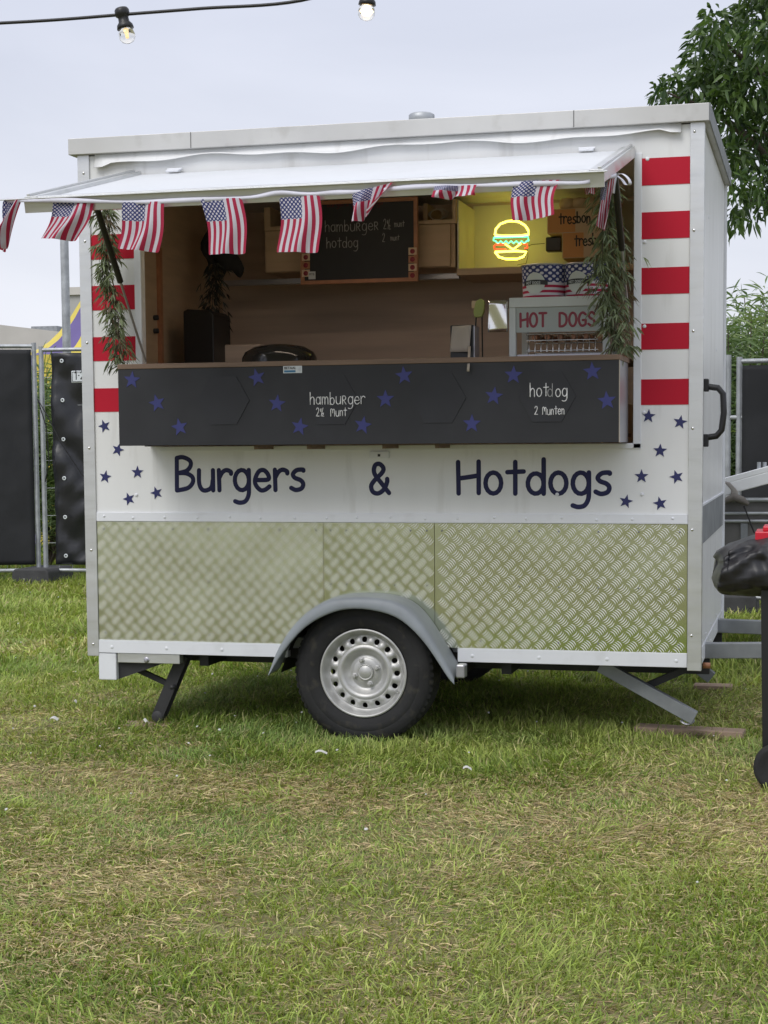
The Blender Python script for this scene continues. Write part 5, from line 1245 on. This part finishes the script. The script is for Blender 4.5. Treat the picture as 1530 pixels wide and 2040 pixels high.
# ---- trees and shrubs
def cloud_leaves(name, parent, clusters, per, length, width, tones, droop, seed, kindm='leaf', flat=.8):
    r = np.random.default_rng(seed); A, Dd, C = [], [], []
    for (cx_, cy_, cz_, rad) in clusters:
        n_ = int(per*rad*rad*rad**0)
        u = r.normal(size=(n_, 3)); u /= np.linalg.norm(u, axis=1)[:, None]; rr_ = rad*r.uniform(.25, 1, n_)**.5
        pos = np.array([cx_, cy_, cz_])+u*rr_[:, None]*np.array([1, .9, flat])
        out_ = u*.7+r.normal(size=(n_, 3))*.5+np.array([0, 0, -.35])
        A.append(pos); Dd.append(out_); t_ = r.random((n_, 1)); base = np.array(tones[0])*(1-t_)+np.array(tones[1])*t_
        base = base*(.8+.4*r.random())
        C.append(base)
    V, F, T = leaves(np.vstack(A), np.vstack(Dd), length, width, np.vstack(C), droop=droop, seed=seed, fold=.2)
    return fastmesh(name, V, F, T, M[kindm], parent, origin=wloc(parent))
TYY = 4.0
tree = thing('broadleaf_tree', 'broadleaf tree with drooping dark green leaves reaching in at the upper right', 'tree', (P(1900, 1000, TYY+1).x, TYY+1, 0))
tb = wloc(tree)
cl = []; spec = [(1318,190,26),(1345,165,34),(1345,210,26),(1385,150,38),(1400,185,40),(1410,110,44),(1432,60,42),(1400,75,26),(1420,40,30),(1450,140,60),(1490,100,60),(1505,40,55),(1528,10,50),(1440,200,48),(1480,180,60),(1520,170,60),(1450,250,40),(1490,260,55),(1530,250,50),(1460,310,38),(1500,315,42),(1470,360,34),(1515,360,40),(1470,400,30),(1490,425,24),(1462,435,22),(1540,400,36),(1560,60,80),(1600,180,110),(1600,330,90),(1680,100,150),(1700,300,140),(1650,-80,150),(1530,-60,70),(1800,50,160),(1850,-150,180),(1850,250,150)]
for (px, py, rp_) in spec:
    for rep in range(2 if rp_ < 70 else 1):
        yy = TYY+random.uniform(-.5, .9)*(1 if rp_ < 90 else 1.4); p = P(px+random.uniform(-6, 6), py+random.uniform(-6, 6), yy); s_ = (yy-CAM[1])/math.cos(YAW)/FPX
        cl.append((p.x, p.y, p.z, rp_*s_*.95))
cloud_leaves('crown', tree, cl, 3300, .075, .027, ((.022, .05, .016), (.10, .165, .04)), .35, 21)
q_ = MB(); q_.tube([tb, tb+Vector((.05, 0, 1.4)), tb+Vector((-.1, .05, 2.6)), tb+Vector((.05, 0, 4.2))], .16, 10, taper=[1.2, 1, .75, .4]); q_.build('trunk', M['bark'], tree)
for (px, py, y2) in ((1330, 185, TYY), (1420, 70, TYY+.2), (1470, 400, TYY+.1), (1480, 250, TYY+.3), (1530, 20, TYY), (1600, -80, TYY+.5)):
    e_ = P(px, py, y2); st_ = tb+Vector((-.08, .03, 2.6)); mid = st_.lerp(e_, .5)+Vector((0, 0, -.15)); q_ = MB(); q_.tube([Vector(v_) for v_ in smooth_path([tuple(st_), tuple(mid), tuple(st_.lerp(e_, .8)), tuple(e_)], 4)], .05, 6, taper=[1-.075*k for k in range(13)]); q_.build('limb', M['bark'], tree)
# far shrubs behind right fence
def shrub(name, label, x, y, h_, w_, tones, seed, n_c=16, grp='tall shrubs behind the fences', Ln=.16, wd=.02):
    o = thing(name, label, 'shrub', (x, y, 0), grp); r = random.Random(seed)
    q_ = MB()
    tips = []
    for k in range(8):
        a = r.uniform(0, 6.28); tp = Vector((x+math.cos(a)*w_*.5*r.uniform(.3, 1), y+math.sin(a)*w_*.3, h_*r.uniform(.75, 1.02))); q_.tube([Vector((x+r.uniform(-.1, .1), y, 0)), Vector((x, y, 0)).lerp(tp, .5)+Vector((r.uniform(-.1, .1), 0, 0)), tp], .02, 5, taper=[1, .6, .2]); tips.append(tp)
    q_.build('stems', M['bark'], o)
    A, Dd, C = [], [], []
    rr_ = np.random.default_rng(seed)
    for k in range(n_c*90):
        tp = r.choice(tips); t_ = r.uniform(.15, 1.0)**.8; b0 = Vector((x, y, 0)); p = b0.lerp(tp, t_)+Vector((r.gauss(0, .14*w_), r.gauss(0, .14*w_), r.gauss(0, .08)))
        A.append(list(p)); Dd.append([r.gauss(0, 1), r.gauss(0, 1), r.uniform(-.4, 1.2)]); q = r.random(); C.append([tones[0][i]*(1-q)+tones[1][i]*q for i in range(3)])
    V, F, T = leaves(np.array(A), np.array(Dd), Ln, wd, np.array(C), droop=.3, seed=seed); fastmesh('foliage', V, F, T, M['leaf'], o, origin=(x, y, 0))
tonA = ((.10, .17, .06), (.27, .35, .15)); tonB = ((.07, .12, .05), (.18, .26, .11))
for i, (px, yy, pyt, w_, tn_, lab) in enumerate([(1440, 7.5, 560, 1.2, tonB, 'tall darker willow shrub partly hidden by the trailer right wall'), (1478, 8.2, 600, 1.3, tonA, 'light green willow shrub right of the trailer roof corner'), (1515, 7.8, 575, 1.4, tonA, 'pale green feathery shrub at the right frame edge'), (1570, 8.6, 580, 1.6, tonB, 'green shrub beyond the right frame edge'), (1410, 9, 640, 1.2, tonA, 'green shrub behind the trailer rear')]):
    p = P(px, pyt, yy); shrub('willow_shrub', lab, p.x, yy, p.z, w_, tn_, 60+i, 34)
for i, (px, yy, pyt, lab) in enumerate([(96, fy+1.2, 735, 'pale green reeds in the gap between the left fence panels'), (40, fy+2.0, 720, 'pale reeds hidden behind the left fence cloth')]):
    p = P(px, pyt, yy); shrub('reed_clump', lab, p.x, yy, p.z, 1.0, tonA, 80+i, 26, 'reeds behind the left fence', .35, .016)
print('tris ~', sum(len(o.data.polygons)*2 for o in bpy.data.objects if o.type == 'MESH'))
